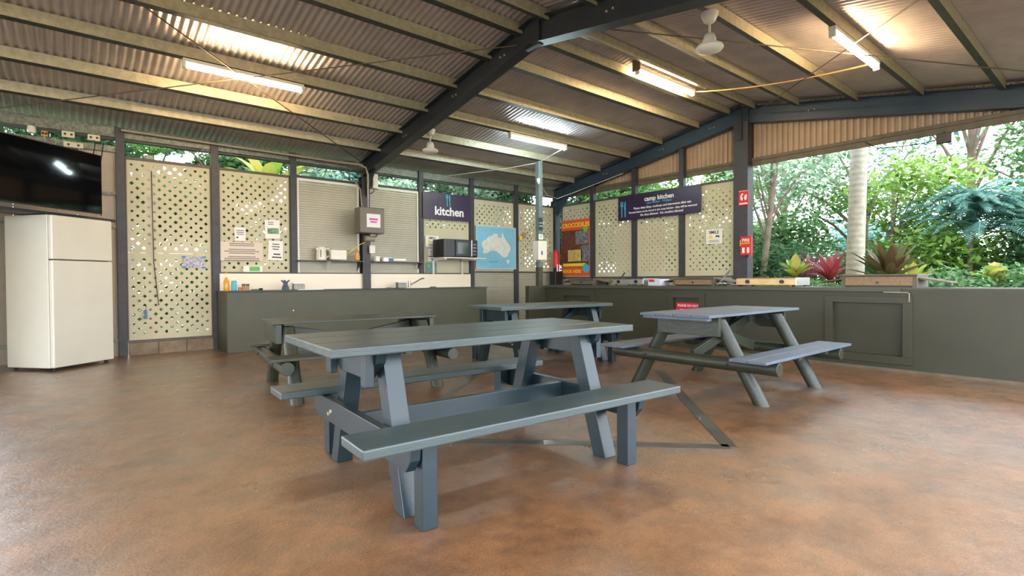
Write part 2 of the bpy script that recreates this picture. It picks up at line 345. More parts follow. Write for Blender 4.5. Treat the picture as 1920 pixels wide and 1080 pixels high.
# ------------------------------------------------------------------ gable sheeting and header rails
b = MB(); n = 0; y = YA; vs = []; fs = []; prof = ((0, 0), (.03, 0), (.042, -.03), (.073, -.03))
ys = []
while y > -.2:
    for dy, dx in prof: ys.append((y - dy, dx))
    y -= .085
for i, (y, dx) in enumerate(ys):
    for z in (3.03, rb(y) + .34): vs.append((XP + .13 + dx, y, z))
    if i: fs.append((2 * i - 2, 2 * i - 1, 2 * i + 1, 2 * i))
b.v, b.f = vs, fs; struct('wall_gable', b, 'gable', recalc=False)
trim(MB().box(XP + .04, XP + .115, -.2, YA, 3.0, 3.05).box(XP + .06, XP + .10, -.2, YA, 2.92, 3.0), 'timberd')
# kitchen wall header
trim(MB().box(-8, XP + .1, YA, YA + .07, 2.99, 3.13), 'galvd')
trim(MB().box(-8, XP + .1, YA - .02, YA + .06, 2.945, 2.97), 'dark')
b = MB()
vs = []; fs = []; y = -8.0; i = 0
# ------------------------------------------------------------------ wall posts
POSTS_A = [(.487, 'dark steel wall post between the television corner and the tall lattice panel'), (1.63, 'dark steel wall post at the left end of the kitchen bench'),
           (2.77, 'dark steel wall post between the noticeboard lattice and the left roller shutter'), (5.155, 'dark steel wall post left of the purple kitchen sign'),
           (6.355, 'dark steel wall post between the kitchen sign and the map'), (7.565, 'dark steel wall post just right of the map'), (8.80, 'dark steel corner post beside the crocodile poster')]
for i, (x, lb) in enumerate(POSTS_A):
    q = MB().box(-.05, .05, -.04, .05, 0, 3.12); o = obj('wall_post', q, 'dark', bevel=.003, loc=(x, YA, 0)); tag(o, lb, 'post', 'wall posts')
for y, lb in ((7.78, 'dark steel wall post right of the crocodile poster'), (6.655, 'dark steel wall post behind the left part of the camp kitchen sign'), (5.565, 'dark steel wall post behind the right part of the camp kitchen sign')):
    q = MB().box(-.04, .05, -.05, .05, 0, rb(y)); o = obj('wall_post', q, 'dark', bevel=.003, loc=(XP, y, 0)); tag(o, lb, 'post', 'wall posts')

# ------------------------------------------------------------------ lattice panels
def lattice(w_, h_, hole=.049, per=.128, clip=None, th=.008):
    """flat board in local XZ with two staggered rows of diamond holes"""
    outer = [(0, 0), (w_, 0), (w_, h_), (0, h_)]; vs = [Vector(p) for p in outer]; ed = [(0, 1), (1, 2), (2, 3), (3, 0)]; cs = []
    nx = int((w_ - .08) / per); nz_ = int((h_ - .08) / per); ox = (w_ - nx * per) / 2; oz = (h_ - nz_ * per) / 2
    for k in range(2):
        for i in range(nx + 1 - k):
            for j in range(nz_ + 1 - k):
                cx, cz = ox + (i + k * .5) * per, oz + (j + k * .5) * per
                if cx < .055 or cx > w_ - .055 or cz < .055 or cz > h_ - .055: continue
                if clip and clip(cx, cz): continue
                o = len(vs); hh = hole / 2 * (.85 + .3 * rnd.random())
                vs += [Vector((cx - hh, cz)), Vector((cx, cz - hh)), Vector((cx + hh, cz)), Vector((cx, cz + hh))]
                ed += [(o, o + 1), (o + 1, o + 2), (o + 2, o + 3), (o + 3, o)]; cs.append((cx, cz))
    V, E_, Fc, *_r = geometry.delaunay_2d_cdt(vs, ed, [], 0, 1e-6)
    hs = {}
    for c_ in cs: hs.setdefault((round(c_[0] / per * 2), round(c_[1] / per * 2)), []).append(c_)
    faces = []
    for f in Fc:
        cx = sum(V[i].x for i in f) / len(f); cz = sum(V[i].y for i in f) / len(f); inh = False
        kx, kz = round(cx / per * 2), round(cz / per * 2)
        for a in (-1, 0, 1):
            for b_ in (-1, 0, 1):
                for c_ in hs.get((kx + a, kz + b_), ()):
                    if abs(cx - c_[0]) + abs(cz - c_[1]) < hole * .36: inh = True
        if not inh: faces.append(tuple(f))
    N = len(V); mb = MB(); mb.v = [(v.x, -th / 2, v.y) for v in V] + [(v.x, th / 2, v.y) for v in V]
    mb.f = faces + [tuple(i + N for i in reversed(f)) for f in faces]; cnt = {}
    for f in faces:
        for a, b_ in zip(f, f[1:] + f[:1]): cnt[(a, b_)] = 1
    for (a, b_) in cnt:
        if (b_, a) not in cnt: mb.f.append((b_, a, a + N, b_ + N))
    return mb
def panel(label, x0, x1, z0, z1, wall='A', parts=None, clip=None, group='lattice wall panels'):
    w_ = x1 - x0
    loc = (x0, YA, z0) if wall == 'A' else (XP, x1, z0)
    t_ = thing('lattice_panel', label, 'lattice panel', loc, 0 if wall == 'A' else -math.pi / 2, group)
    zs = parts or [(z0, z1)]
    for a, c_ in zs: obj('lattice_board', lattice(w_, c_ - a - .001, clip=clip), 'panel', t_, loc=(0, .012, a - z0), recalc=False)
    q = MB().box(-.012, w_ + .012, -.012, .03, z1 - z0, z1 - z0 + .035).box(-.012, w_ + .012, -.012, .03, -.035, 0)
    q.box(-.014, 0, -.012, .03, 0, z1 - z0).box(w_, w_ + .014, -.012, .03, 0, z1 - z0)
    obj('panel_frame', q, 'frame', t_); return t_
pA1 = panel('tall two-part cream lattice panel beside the fridge', .555, 1.565, .205, 2.71, parts=[(.205, 1.425), (1.425, 2.71)])
panel('cream lattice panel covered with pinned notices above the bench', 1.695, 2.705, 1.16, 2.71)
panel('cream lattice panel behind the purple kitchen sign and the microwave', 5.22, 6.29, 1.16, 2.71, clip=lambda x, z: z < .86)
panel('cream lattice panel behind the map of the continent', 6.42, 7.50, 1.2, 2.71)
panel('cream lattice panel behind the slim steel post near the corner', 7.63, 8.73, 1.2, 2.71)
panel('cream lattice panel behind the crocodile poster', 7.84, 8.72, 1.07, 2.71, 'B')
panel('cream lattice panel left of and below the camp kitchen sign', 6.72, 7.71, 1.07, 2.71, 'B')
panel('brownish looking lattice panel directly under the camp kitchen sign', 5.63, 6.59, 1.07, 2.71, 'B')
panel('cream lattice panel with the white camera notice, next to the gable column', 4.53, 5.50, 1.07, 2.71, 'B')
# ribbed low wall sheets
def ribs(w_, h_, pit=.04, dep=.011):
    n_ = int(h_ / pit); mb = MB(); pr = []
    for i in range(n_): pr += [(-dep, i * pit + pit * .1), (-dep, i * pit + pit * .6), (0, i * pit + pit * .7), (0, i * pit + pit)]
    pr = [(0, 0)] + pr + [(0, h_), (.012, h_), (.012, 0)]
    return mb.prism([(a, z) for a, z in pr], 'x', 0, w_)
struct('wall_low_left', ribs(1.08, 1.19), 'shutter', loc=(6.42, YA + .01, 0)); struct('wall_low_corner', ribs(1.1, 1.19), 'shutter', loc=(7.63, YA + .01, 0))
o = struct('wall_low_gable', ribs(4.2, 1.06), 'shutter', loc=(XP + .02, 8.75, 0)); o.rotation_euler = (0, 0, -math.pi / 2)
struct('wall_low_bench', MB().box(1.69, 6.3, YA + .01, YA + .05, 0, 1.12), 'panel')
# block plinth under first lattice
q = MB()
for i in range(3): q.box(.55 + i * .345, .55 + i * .345 + .338, YA - .02, YA + .1, 0, .165)
trim(q, 'block')
# roller shutters
def shutter(label, x0, x1):
    t_ = thing('roller_shutter', label, 'shutter', (x0, YA, 1.15), group='closed roller shutters')
    obj('shutter_curtain', ribs(x1 - x0 - .06, 1.52, .041, .010), 'shutter', t_, loc=(.03, .012, 0))
    q = MB().box(0, .03, -.015, .03, 0, 1.56).box(x1 - x0 - .03, x1 - x0, -.015, .03, 0, 1.56); obj('guide_rail', q, 'white', t_)
    obj('head_rail', MB().box(.0, x1 - x0, -.016, .03, 1.53, 1.575), 'white', t_); return t_
shutter('closed roller shutter behind the kettle and toaster', 2.83, 3.90); shutter('closed roller shutter right of the switch box', 4.09, 5.10)
trim(MB().box(2.8, 5.12, YA - .01, YA + .03, 2.73, 2.77), 'dark')
trim(MB().box(1.66, 6.32, YA - .03, YA, 1.135, 1.155), 'frame')
# left wall and corner boards behind the television
q = MB()
for i in range(7): q.box(-1.0 + i * .206, -1.0 + i * .206 + .203, YA + .02, YA + .035, 0, 2.78)
struct('wall_left_end', q, mat('beige_board', (168, 156, 138), .6, var=.06))
trim(MB().box(-1.0, .44, YA - .03, YA + .02, 2.78, 2.86).box(-1.0, .44, YA - .02, YA + .02, 2.2, 2.235).box(-1, .44, YA - .02, YA + .02, 1.75, 1.785).box(-1, .44, YA - .02, YA + .02, .2, .24), 'galvd')
struct('wall_left', MB().box(-1.06, -1.0, 7.9, YA + .03, 0, 2.86), 'panel')

# ------------------------------------------------------------------ kitchen bench and barbecue wall
t_ = thing('kitchen_bench', 'olive painted half-height bench wall with a worktop, along the kitchen wall', 'bench', (1.63, YB, 0))
obj('bench_wall', MB().box(0, 4.56, 0, .1, 0, .86), 'benchwall', t_, bevel=.003)
obj('end_wall', MB().box(0, .09, .1, .72, 0, .86), 'wall', t_); obj('end_wall', MB().box(4.46, 4.56, .1, .7, 0, .86), 'wall', t_)
obj('worktop', MB().box(-.01, 4.57, -.015, .70, .86, .875), 'dark', t_, bevel=.002)
obj('splashback', MB().box(.04, 4.66, .68, .70, .876, 1.135), 'splash', t_)
q = MB().box(5.22 - 4.02, 5.22 - 3.5, .22, .6, .868, .878); obj('sink_basin', MB().box(1.05, 1.45, .25, .6, .872, .882), 'steel', t_); obj('sink_basin', MB().box(2.95, 3.4, .25, .6, .872, .882), 'steel', t_)
obj('screw_mark', MB().cyl((.9, -.004, .57), (.9, .001, .57), .01), 'print', t_)

t_ = thing('barbecue_counter', 'long olive half-height counter wall below the garden opening, with recessed panels', 'counter', (XW, 0, 0))
HOL = [(1.66, 2.34, .165, .74), (4.066, 4.493, .10, .74), (6.118, 6.763, .10, .726)]
q = MB(); y0, y1 = -1.6, 7.25; segs = []; cur = y0
for a, c_, z0, z1 in HOL:
    q.box(0, .1, cur, a, 0, .895); q.box(0, .1, a, c_, 0, z0); q.box(0, .1, a, c_, z1, .895); cur = c_
q.box(0, .1, cur, y1, 0, .895); obj('counter_wall', q, 'wall', t_)
obj('worktop', MB().box(.0, .8, y0, y1, .895, .91), 'walledge', t_)
obj('worktop_edge', MB().box(-.03, 0, 1.68, y1, .865, .91), 'walledge', t_, bevel=.003)
for a, c_, z0, z1 in HOL:
    fw = .085; fr = obj('hatch_frame', MB().box(-.022, 0, a - fw, c_ + fw, z1, z1 + fw * .85).box(-.022, 0, a - fw, c_ + fw, z0 - fw, z0).box(-.022, 0, a - fw, a, z0, z1).box(-.022, 0, c_, c_ + fw, z0, z1), 'wall', t_, bevel=.002)
    obj('hatch_panel', MB().box(.055, .075, a, c_, z0, z1), 'wall', fr)
obj('skirting', MB().box(-.012, 0, y0, y1, 0, .03), 'timberd', t_)
q = MB().tube([(-.03, 1.83, .86), (-.03, 1.62, .86), (-.03, 1.60, .85), (-.03, 1.60, .76)], .006); obj('conduit', q, 'cond', t_)
obj('end_stub', MB().box(-.42, 0, 7.25, 7.36, 0, .9), 'wall', t_, bevel=.003)
obj('end_stub', MB().box(0, .1, 7.25, 7.36, 0, .9), 'wall', t_)
# rear support of worktop
obj('rear_leg_wall', MB().box(.72, .8, y0, y1, 0, .895), 'wall', t_)
# slim galvanised post
t_ = thing('slim_post', 'slim galvanised steel post with a painted lower half, at the end of the counter', 'post', (6.84, 7.42, 0))
obj('upper_shaft', MB().box(-.05, .05, -.05, .05, 1.25, 3.27), mat('post_galvanised', (112, 124, 126), .45, .3, var=.1), t_, bevel=.004)
obj('painted_lower_shaft', MB().box(-.05, .05, -.05, .05, 0, 1.25), 'walledge', t_, bevel=.004)

# ------------------------------------------------------------------ picnic tables
def sq_table(label, loc, rz, H=.74, Lh=.925, W=.76, brace=False):
    t_ = thing('picnic_table', label, 'picnic table', loc, rz, 'timber picnic tables'); bw = W / 3
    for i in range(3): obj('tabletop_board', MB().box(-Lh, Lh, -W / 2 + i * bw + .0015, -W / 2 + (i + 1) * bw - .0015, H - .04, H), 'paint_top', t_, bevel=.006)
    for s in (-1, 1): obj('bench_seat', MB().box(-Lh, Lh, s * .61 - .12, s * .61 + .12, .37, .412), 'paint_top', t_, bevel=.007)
    for sx in (-1, 1):
        X = sx * .62
        for s in (-1, 1):
            obj('leg', MB().beam((X, s * .215, H - .042), (X, s * .435, 0), .09, .095, (1, 0, 0), 'z'), 'paint', t_, bevel=.004)
            obj('bench_leg', MB().box(X - .035, X + .035, s * .60 - .04, s * .60 + .04, 0, .368), 'paint', t_, bevel=.004)
        xo = X + sx * .0685
        obj('top_bearer', MB().prism([(-.33, H - .042), (.33, H - .042), (.31, H - .09), (.18, H - .18), (-.18, H - .18), (-.31, H - .09)], 'x', xo - .022, xo + .022), 'paint', t_, bevel=.003)
        bb = obj('bench_bearer', MB().prism([(-.66, .368), (.66, .368), (.645, .30), (.60, .245), (-.60, .245), (-.645, .30)], 'x', xo - .022, xo + .022), 'paint', t_, bevel=.003)
        for s in (-1, 1):
            q = MB().box(min(xo + sx * .022, xo + sx * .062), max(xo + sx * .022, xo + sx * .062), s * .25 - .035, s * .25 + .035, H - .2, H - .042); obj('corner_block', q, 'paint', t_, bevel=.004)
            q = MB().cyl((xo + sx * .02, s * .33, .31), (xo + sx * .03, s * .33, .31), .011, n=8).cyl((xo + sx * .02, s * .37, .29), (xo + sx * .03, s * .37, .29), .011, n=8); obj('bolt', q, 'galv', bb)
    obj('stretcher', MB().box(-.665, .665, -.022, .022, .262, .362), 'paint', t_, bevel=.003)
    if brace:
        for s in (-1, 1): obj('brace', MB().beam((s * .12, 0, .34), (s * .6, 0, H - .06), .04, .07, (0, 1, 0)), 'paint', t_, bevel=.003)
    return t_
sq_table('square-timber grey picnic table in the foreground, nearest of the four', (1.755, 2.465, 0), R(-3), .74, .935, .77)
sq_table('square-timber grey picnic table at the back, nearest the corner of the two walls', (4.52, 4.85, 0), R(-5.5), .712, .86, .76, True)
def log_table(label, loc, rz, H, Lh, W, fx, fy, seat_z, seat_y, Bh, sw=.29, topm='plank'):
    t_ = thing('log_picnic_table', label, 'picnic table', loc, rz, 'round-log picnic tables'); n_ = 4; bw = W / n_
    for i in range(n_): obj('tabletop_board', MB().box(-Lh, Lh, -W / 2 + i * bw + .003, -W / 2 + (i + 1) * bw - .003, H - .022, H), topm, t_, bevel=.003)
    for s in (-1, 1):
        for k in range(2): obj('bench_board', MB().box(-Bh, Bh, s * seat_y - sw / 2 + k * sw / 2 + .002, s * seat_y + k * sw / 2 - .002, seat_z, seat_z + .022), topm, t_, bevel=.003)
        for x in (-.25, .3): obj('seat_cleat', MB().box(x - .03, x + .03, s * seat_y - sw / 2 + .01, s * seat_y + sw / 2 - .01, seat_z - .025, seat_z - .001), 'paint_log', t_)
    zr_ = seat_z - .058
    for sx in (-1, 1):
        X = sx * fx
        for s in (-1, 1): obj('leg', MB().cyl((X, s * .235, H - .045), (X, s * fy, 0), .056, n=20, cut='z'), 'paint_log', t_, smooth=True)
        xr = X + sx * .1; cr_ = obj('cross_rail', MB().cyl((xr, -seat_y - .14, zr_), (xr, seat_y + .14, zr_), .055, n=20), 'paint_log', t_, smooth=True, bevel=.004)
        xo = X + sx * .083
        obj('top_bearer', MB().box(xo - .022, xo + .022, -.30, .30, H - .19, H - .024), 'paint_log', t_, bevel=.003)
        for s in (-1, 1):
            obj('bolt', MB().cyl((xr + sx * .04, s * .4, zr_), (xr + sx * .062, s * .4, zr_), .012, n=8), 'cable', cr_)
    obj('end_cleat', MB().box(-Lh + .01, -Lh + .08, -W / 2 + .03, W / 2 - .03, H - .046, H - .023), topm, t_)
    for s in (-1, 1): obj('brace', MB().beam((-s * (fx - .03), .025 * s, zr_ + .02), (s * (fx - .03), .025 * s, H - .10), .045, .09, (0, 1, 0)), 'paint_log', t_, bevel=.003)
    return t_
log_table('grey round-log picnic table on the right, in front of the barbecue counter', (4.77, 2.57, 0), R(0), .722, .86, .68, .54, .61, .378, .655, .88)
log_table('grey round-log picnic table at the back left, in front of the kitchen bench', (2.10, 5.02, 0), R(-6), .662, .78, .56, .64, .60, .375, .60, .86, sw=.26, topm='paint_log')

# ------------------------------------------------------------------ fridge and television
t_ = thing('fridge', 'tall cream two-door fridge standing in the left corner', 'fridge', (-.205, 7.9, 0), R(40))
obj('cabinet', MB().box(0, .737, .06, .66, .035, 1.79), 'fridge', t_, bevel=.01)
fd = obj('freezer_door', MB().box(0, .737, 0, .054, 1.282, 1.785), 'fridge', t_, bevel=.012)
obj('fridge_door', MB().box(0, .737, 0, .054, .04, 1.272), 'fridge', t_, bevel=.012)
obj('door_gasket', MB().box(.01, .727, .052, .062, .05, 1.78), 'black', t_)
for x, y in ((.05, .06), (.68, .06), (.05, .6), (.68, .6)): obj('foot', MB().cyl((x, y, 0), (x, y, .04), .02), 'rubber', t_)
t_ = thing('television', 'large black flat television mounted across the left corner above the fridge', 'television', (.263 - 1.24 * math.cos(R(40)), 8.237 - 1.24 * math.sin(R(40)), 1.857), R(40))
obj('screen', MB().box(.012, 1.228, -.002, .004, .014, .708), 'screen', t_); obj('bezel', MB().box(0, 1.24, 0, .045, 0, .72), 'black', t_, bevel=.004)
obj('wall_arm', MB().box(.9, .96, .045, .5, .3, .42), 'black', t_)
t_ = thing('wall_shelf', 'dark shelf under the television, resting behind the fridge top', 'shelf', (-.85, 7.62, 1.80), R(40))
obj('shelf_board', MB().box(.1, 1.62, 0, .34, 0, .022), 'timberd', t_); obj('front_rail', MB().box(.1, 1.62, -.03, 0, .0, .035), 'dark', t_)
q = MB(); pts = [(1.0 + .06 * math.sin(i * 1.7) + i * .035, .05 + .03 * math.cos(i * 2.3), .03 + .012 * math.sin(i * 3.1)) for i in range(14)]
o = obj('cable_coil', q.tube([(-.85 + p[0] * math.cos(R(40)) - p[1] * math.sin(R(40)), 7.62 + p[0] * math.sin(R(40)) + p[1] * math.cos(R(40)), 1.81 + p[2]) for p in pts], .009), 'ocable', smooth=True); tag(o, 'tangle of tan cable lying on the shelf below the television', 'cable')
# sockets above television
def socket(x, z, wd, ht, label, m='socket', y=YA - .03):
    t_ = thing('power_socket', label, 'power socket', (x, y, z), group='sockets above the television')
    sb = obj('socket_box', MB().box(-wd / 2, wd / 2, -.045, 0, -ht / 2, ht / 2), m, t_, bevel=.005)
    for s in (-.25, .25): obj('outlet', MB().cyl((s * wd, -.05, 0), (s * wd, -.045, 0), .014, n=10), 'black', sb)
    return t_
socket(-.05, 2.93, .13, .08, 'pale double power socket on the beam above the television, middle of the row')
socket(.0, 2.80, .2, .07, 'long pale four-way power socket just above the television top edge')
socket(.21, 2.93, .13, .08, 'pale double power socket on the beam above the television, nearest the wall post')
socket(-.28, 2.90, .06, .07, 'small orange plug-in adapter above the television', 'amber')
o = obj('sensor', MB().lathe([(.001, -.05), (.035, -.045), (.045, -.01), (.04, .04), (.001, .05)], (-.4, YA - .07, 2.93)), 'white', smooth=True); tag(o, 'round white sensor on the beam above the television', 'sensor')
for i, (x, z) in enumerate(((-.28, 2.86), (-.05, 2.76), (.05, 2.77), (.21, 2.89), (-.18, 2.85))):
    q = MB().tube([(x, YA - .08, z), (x + .01, YA - .16, z - .05), (x - .01, YA - .3, z - .2), (x - .1, YA - .48, z - .5)], .006)
    tag(obj('hanging_cable', q, 'cabw' if i % 2 == 0 else 'cable', smooth=True), 'thin %s cable dropping from the sockets to the back of the television' % ('pale' if i % 2 == 0 else 'black'), 'cable', 'pale television cables' if i % 2 == 0 else 'black television cables')
q = MB().tube([(.31, YA - .07, 2.88), (.25, YA - .1, 2.4), (.27, YA - .08, 1.9)], .006); tag(obj('hanging_cable', q, 'cable', smooth=True), 'dark cable running down right of the television to the fridge', 'cable')

# ------------------------------------------------------------------ signs
def textmesh(s, size, extrude=.0006, bold=.0, align='CENTER'):
    cu = bpy.data.curves.new('txt', 'FONT'); cu.body = s; cu.size = size; cu.align_x = align; cu.align_y = 'CENTER'; cu.extrude = extrude; cu.offset = bold; cu.resolution_u = 3
    o = bpy.data.objects.new('txt', cu); C.objects.link(o); bpy.context.view_layer.update()
    me = bpy.data.meshes.new_from_object(o.evaluated_get(bpy.context.evaluated_depsgraph_get())); bpy.data.objects.remove(o); return me
def sign(name, label, cat, w_, h_, loc, face, m, els, th=.008, group=None, tilt=0, panel_name='board'):
    rot = (math.pi / 2, tilt, 0) if face == 'A' else ((math.pi / 2, tilt, -math.pi / 2) if face == 'B' else (math.pi / 2, tilt, face))
    t_ = thing(name, label, cat, loc, rot=rot, group=group)
    obj(panel_name, MB().box(-w_ / 2, w_ / 2, -h_ / 2, h_ / 2, 0, th), m, t_); k = 0
    for e in els:
        z = th + .0008 + (k % 3) * .0005 * 0
        if e[0] == 'text':
            _, s, x, y, size, mm, bold = e; me = textmesh(s, size, bold=bold); me.materials.append(M[mm]) if not me.materials else None
            me.materials.clear(); me.materials.append(M[mm]); o = bpy.data.objects.new('lettering', me); C.objects.link(o); o.parent = t_; o.location = (x, y, th + .003)
        elif e[0] == 'rect':
            _, x, y, ww, hh, mm, nm = e; obj(nm, MB().box(x - ww / 2, x + ww / 2, y - hh / 2, y + hh / 2, th + .0002, th + .0014), mm, t_)
        elif e[0] == 'rect2':
            _, x, y, ww, hh, mm, nm = e; obj(nm, MB().box(x - ww / 2, x + ww / 2, y - hh / 2, y + hh / 2, th + .0015, th + .0022), mm, t_)
        elif e[0] == 'poly':
            _, pts, mm, nm = e; obj(nm, MB().prism(pts, 'z', th + .0014, th + .0024), mm, t_)
        elif e[0] == 'disc':
            _, x, y, r_, mm, nm = e; obj(nm, MB().cyl((x, y, th + .0014), (x, y, th + .0024), r_, n=24), mm, t_)
        elif e[0] == 'lines':
            _, x, y, ww, n_, gap, mm = e; q = MB()
            for i in range(n_):
                l_ = ww * (1 - .35 * rnd.random()); q.box(x - l_ / 2, x + l_ / 2, y - i * gap - gap * .2, y - i * gap + gap * .2, th + .0003, th + .0012)
            obj('printed_text', q, mm, t_)
        k += 1
    return t_
def cutlery(x, y, s, mm='teal'):
    fk = [(-.5, 1), (-.4, 1), (-.4, .55), (-.33, .55), (-.33, 1), (-.23, 1), (-.23, .55), (-.16, .55), (-.16, 1), (-.06, 1), (-.06, .45), (-.2, .3), (-.2, -1), (-.36, -1), (-.36, .3), (-.5, .45)]
    kn = [(.16, -1), (.34, -1), (.34, 1), (.22, .95), (.1, .6), (.08, 0), (.16, -.1)]
    return [('poly', [(x + a * s * 1.0, y + b_ * s) for a, b_ in fk], mm, 'fork_symbol'), ('poly', [(x + a * s * 1.0, y + b_ * s) for a, b_ in kn], mm, 'knife_symbol')]
sign('kitchen_sign', 'dark purple sign reading kitchen, between two posts of the kitchen wall', 'sign', 1.13, .52, (5.735, YA - .06, 2.475), 'A', 'purple',
     [('text', 'kitchen', .04, -.10, .235, 'print', .006)] + cutlery(.02, .13, .12))
sign('camp_kitchen_sign', 'long dark purple camp kitchen sign with rules printed in white', 'sign', 1.88, .5, (XP - .06, 6.08, 2.47), 'B', 'purple',
     [('text', 'camp kitchen', .05, .13, .125, 'print', .003), ('text', 'open 6.30am - 10.00pm', .05, .05, .06, 'teal', .001), ('text', 'Please clean bbqs, cooktops and microwave after use', .1, -.03, .06, 'print', .0012),
      ('text', 'Personal items not be stored in the camp kitchen - they will be removed', .1, -.105, .052, 'print', .0012), ('text', 'No dogs allowed - No smoking allowed', .1, -.175, .06, 'print', .0012)] + cutlery(-.8, -.02, .16))
AUS = [(.02, .55), (.03, .5), (.08, .44), (.15, .42), (.20, .40), (.24, .36), (.27, .34), (.30, .38), (.34, .42), (.36, .49), (.39, .47), (.41, .50), (.40, .54), (.44, .57), (.50, .56), (.55, .58)]
coast = [(-.93, .1), (-.9, .22), (-.8, .3), (-.62, .4), (-.55, .55), (-.42, .68), (-.32, .62), (-.25, .72), (-.15, .85), (0, .82), (.1, .84), (.06, .68), (.2, .56), (.3, .52), (.33, .7), (.38, .95), (.45, .78), (.5, .6), (.62, .4), (.75, .2), (.88, -.02), (.92, -.25), (.8, -.5), (.7, -.75), (.5, -.86), (.34, -.78), (.22, -.6), (.12, -.56), (.02, -.42), (-.2, -.36), (-.42, -.42), (-.55, -.56), (-.78, -.6), (-.85, -.5), (-.8, -.3), (-.9, -.08)]
sign('wall_map', 'large pale blue map of an island continent on the kitchen wall', 'map', 1.09, .915, (6.985, YA - .035, 1.703), 'A', 'skyblue',
     [('poly', [(x * .43, y * .3 + .05) for x, y in coast], 'land', 'land_shape'), ('poly', [(.27, -.26), (.36, -.25), (.34, -.33), (.29, -.33)], 'land', 'island_shape'), ('text', 'Australia', -.08, -.3, .07, 'teal', .001),
      ('rect', 0, .452, 1.09, .008, 'paper', 'border'), ('rect', 0, -.452, 1.09, .008, 'paper', 'border'), ('rect', -.54, 0, .008, .9, 'paper', 'border'), ('rect', .54, 0, .008, .9, 'paper', 'border')])
sign('crocodile_poster', 'tall orange CROCODILES poster with a photo collage, on the lattice near the corner', 'poster', .9, 1.27, (XP - .03, 8.265, 1.735), 'B', 'orange',
     [('text', 'CROCODILES', -.0, .51, .138, 'yellow', .004), ('rect', -.02, -.02, .84, .84, 'brownp', 'photo_print'), ('rect2', .2, .22, .4, .3, 'greyp', 'photo_print'), ('rect2', -.02, -.18, .44, .26, 'sandp', 'photo_print'),
      ('rect2', .3, -.14, .26, .36, 'greyp', 'photo_print'), ('rect2', -.28, .2, .3, .34, 'brownp', 'photo_print'), ('rect2', -.05, -.39, .7, .07, 'yellow', 'printed_band'),
      ('text', 'BOOK HERE', -.12, -.54, .105, 'yellow', .002), ('disc', .31, -.47, .1, 'teal', 'round_badge'), ('disc', .3, .41, .07, 'green', 'round_badge')])
sign('fire_sign', 'small red fire equipment sign with a white symbol, on the gable column', 'sign', .165, .25, (XP - .105, 4.33, 2.375), 'B', 'redsign',
     [('poly', [(-.05, .04), (-.03, .07), (.0, .08), (-.01, .05), (-.03, .03), (-.01, 0), (-.02, -.05), (-.05, -.02)], 'print', 'flame_symbol'), ('poly', [(.01, .0), (.03, .05), (.06, .05), (.055, -.02), (.03, -.05)], 'print', 'hand_symbol'), ('rect', 0, -.095, .14, .02, 'print', 'caption_bar'), ('rect', 0, .116, .155, .006, 'print', 'border')])
t_ = sign('fire_blanket', 'red fire blanket case fixed to the gable column below the fire sign', 'fire blanket', .18, .31, (XP - .105, 4.27, 1.565), 'B', 'red',
     [('text', 'FIRE', 0, .09, .07, 'print', .001), ('text', 'BLANKET', 0, .04, .036, 'yellow', .001), ('poly', [(-.06, -.03), (-.02, -.03), (-.02, -.12), (-.06, -.12)], 'print', 'picture_symbol'), ('poly', [(.02, -.03), (.06, -.03), (.06, -.12), (.02, -.12)], 'print', 'picture_symbol')], th=.045, panel_name='case')
obj('pull_tab', MB().box(-.03, .03, -.2, -.155, .01, .014), 'black', t_); obj('side_label', MB().box(-.105, -.09, 0, .1, .005, .04), 'yellow', t_)
sign('red_notice', 'red PLEASE DO NOT notice in the middle recessed panel of the counter', 'sign', .41, .14, (XW + .05, 4.27, .598), 'B', 'redsign', [('text', 'PLEASE DO NOT', 0, .025, .046, 'print', .001), ('rect', 0, -.035, .26, .02, 'print', 'printed_text')], th=.004)
def smile(label, w_, h_, loc, face):
    return sign('camera_notice', label, 'notice', w_, h_, loc, face, 'paper', [('text', 'SMILE', 0, h_ * .28, h_ * .3, 'inkb', .001), ('disc', -w_ * .2, -h_ * .02, h_ * .13, 'yellow', 'smiley_symbol'),
        ('poly', [(w_ * .08, -h_ * .1), (w_ * .14, h_ * .08), (w_ * .34, h_ * .03), (w_ * .32, -h_ * .1), (w_ * .2, -h_ * .02)], 'inkb', 'camera_symbol'), ('lines', 0, -h_ * .28, w_ * .7, 2, h_ * .09, 'ink')], th=.003, panel_name='paper_sheet')
smile('small white smile camera notice left of the microwave', .3, .22, (5.40, YA - .012, 1.78), 'A')
smile('white smile camera notice on the lattice beside the gable column', .31, .26, (XP - .02, 4.91, 1.768), 'B')
sign('paper_notice', 'plain white notice under the smile notice, left of the microwave', 'notice', .22, .235, (5.415, YA - .012, 1.505), 'A', 'paper', [('rect', 0, -.02, .2, .02, 'inkb', 'printed_bar'), ('lines', 0, .08, .16, 3, .03, 'ink')], th=.003, panel_name='paper_sheet')
sign('paper_notice', 'green and blue picture leaflet at the bottom left of the microwave', 'notice', .24, .2, (5.38, YA - .012, 1.265), 'A', mat('garden_leaflet', (120, 170, 90), .5, var=.5, scale=18, col2=(50, 110, 150)), [], th=.003, panel_name='paper_sheet')
sign('paper_notice', 'small white paper pinned top left on the notice lattice', 'notice', .155, .21, (1.967, YA - .012, 1.745), 'A', 'paper', [('rect', -.04, -.05, .03, .02, 'inkb', 'stamp'), ('lines', 0, .06, .12, 3, .03, 'ink')], th=.003, panel_name='paper_sheet')
sign('paper_notice', 'white paper with a green picture, top right on the notice lattice', 'notice', .225, .30, (2.44, YA - .012, 1.85), 'A', 'paper', [('rect', .01, -.03, .17, .09, mat('green_photo_print', (120, 160, 120), .5, var=.5, scale=20, col2=(50, 90, 60)), 'picture'), ('lines', -.02, .11, .1, 2, .03, 'ink')], th=.003, panel_name='paper_sheet', tilt=R(-2))
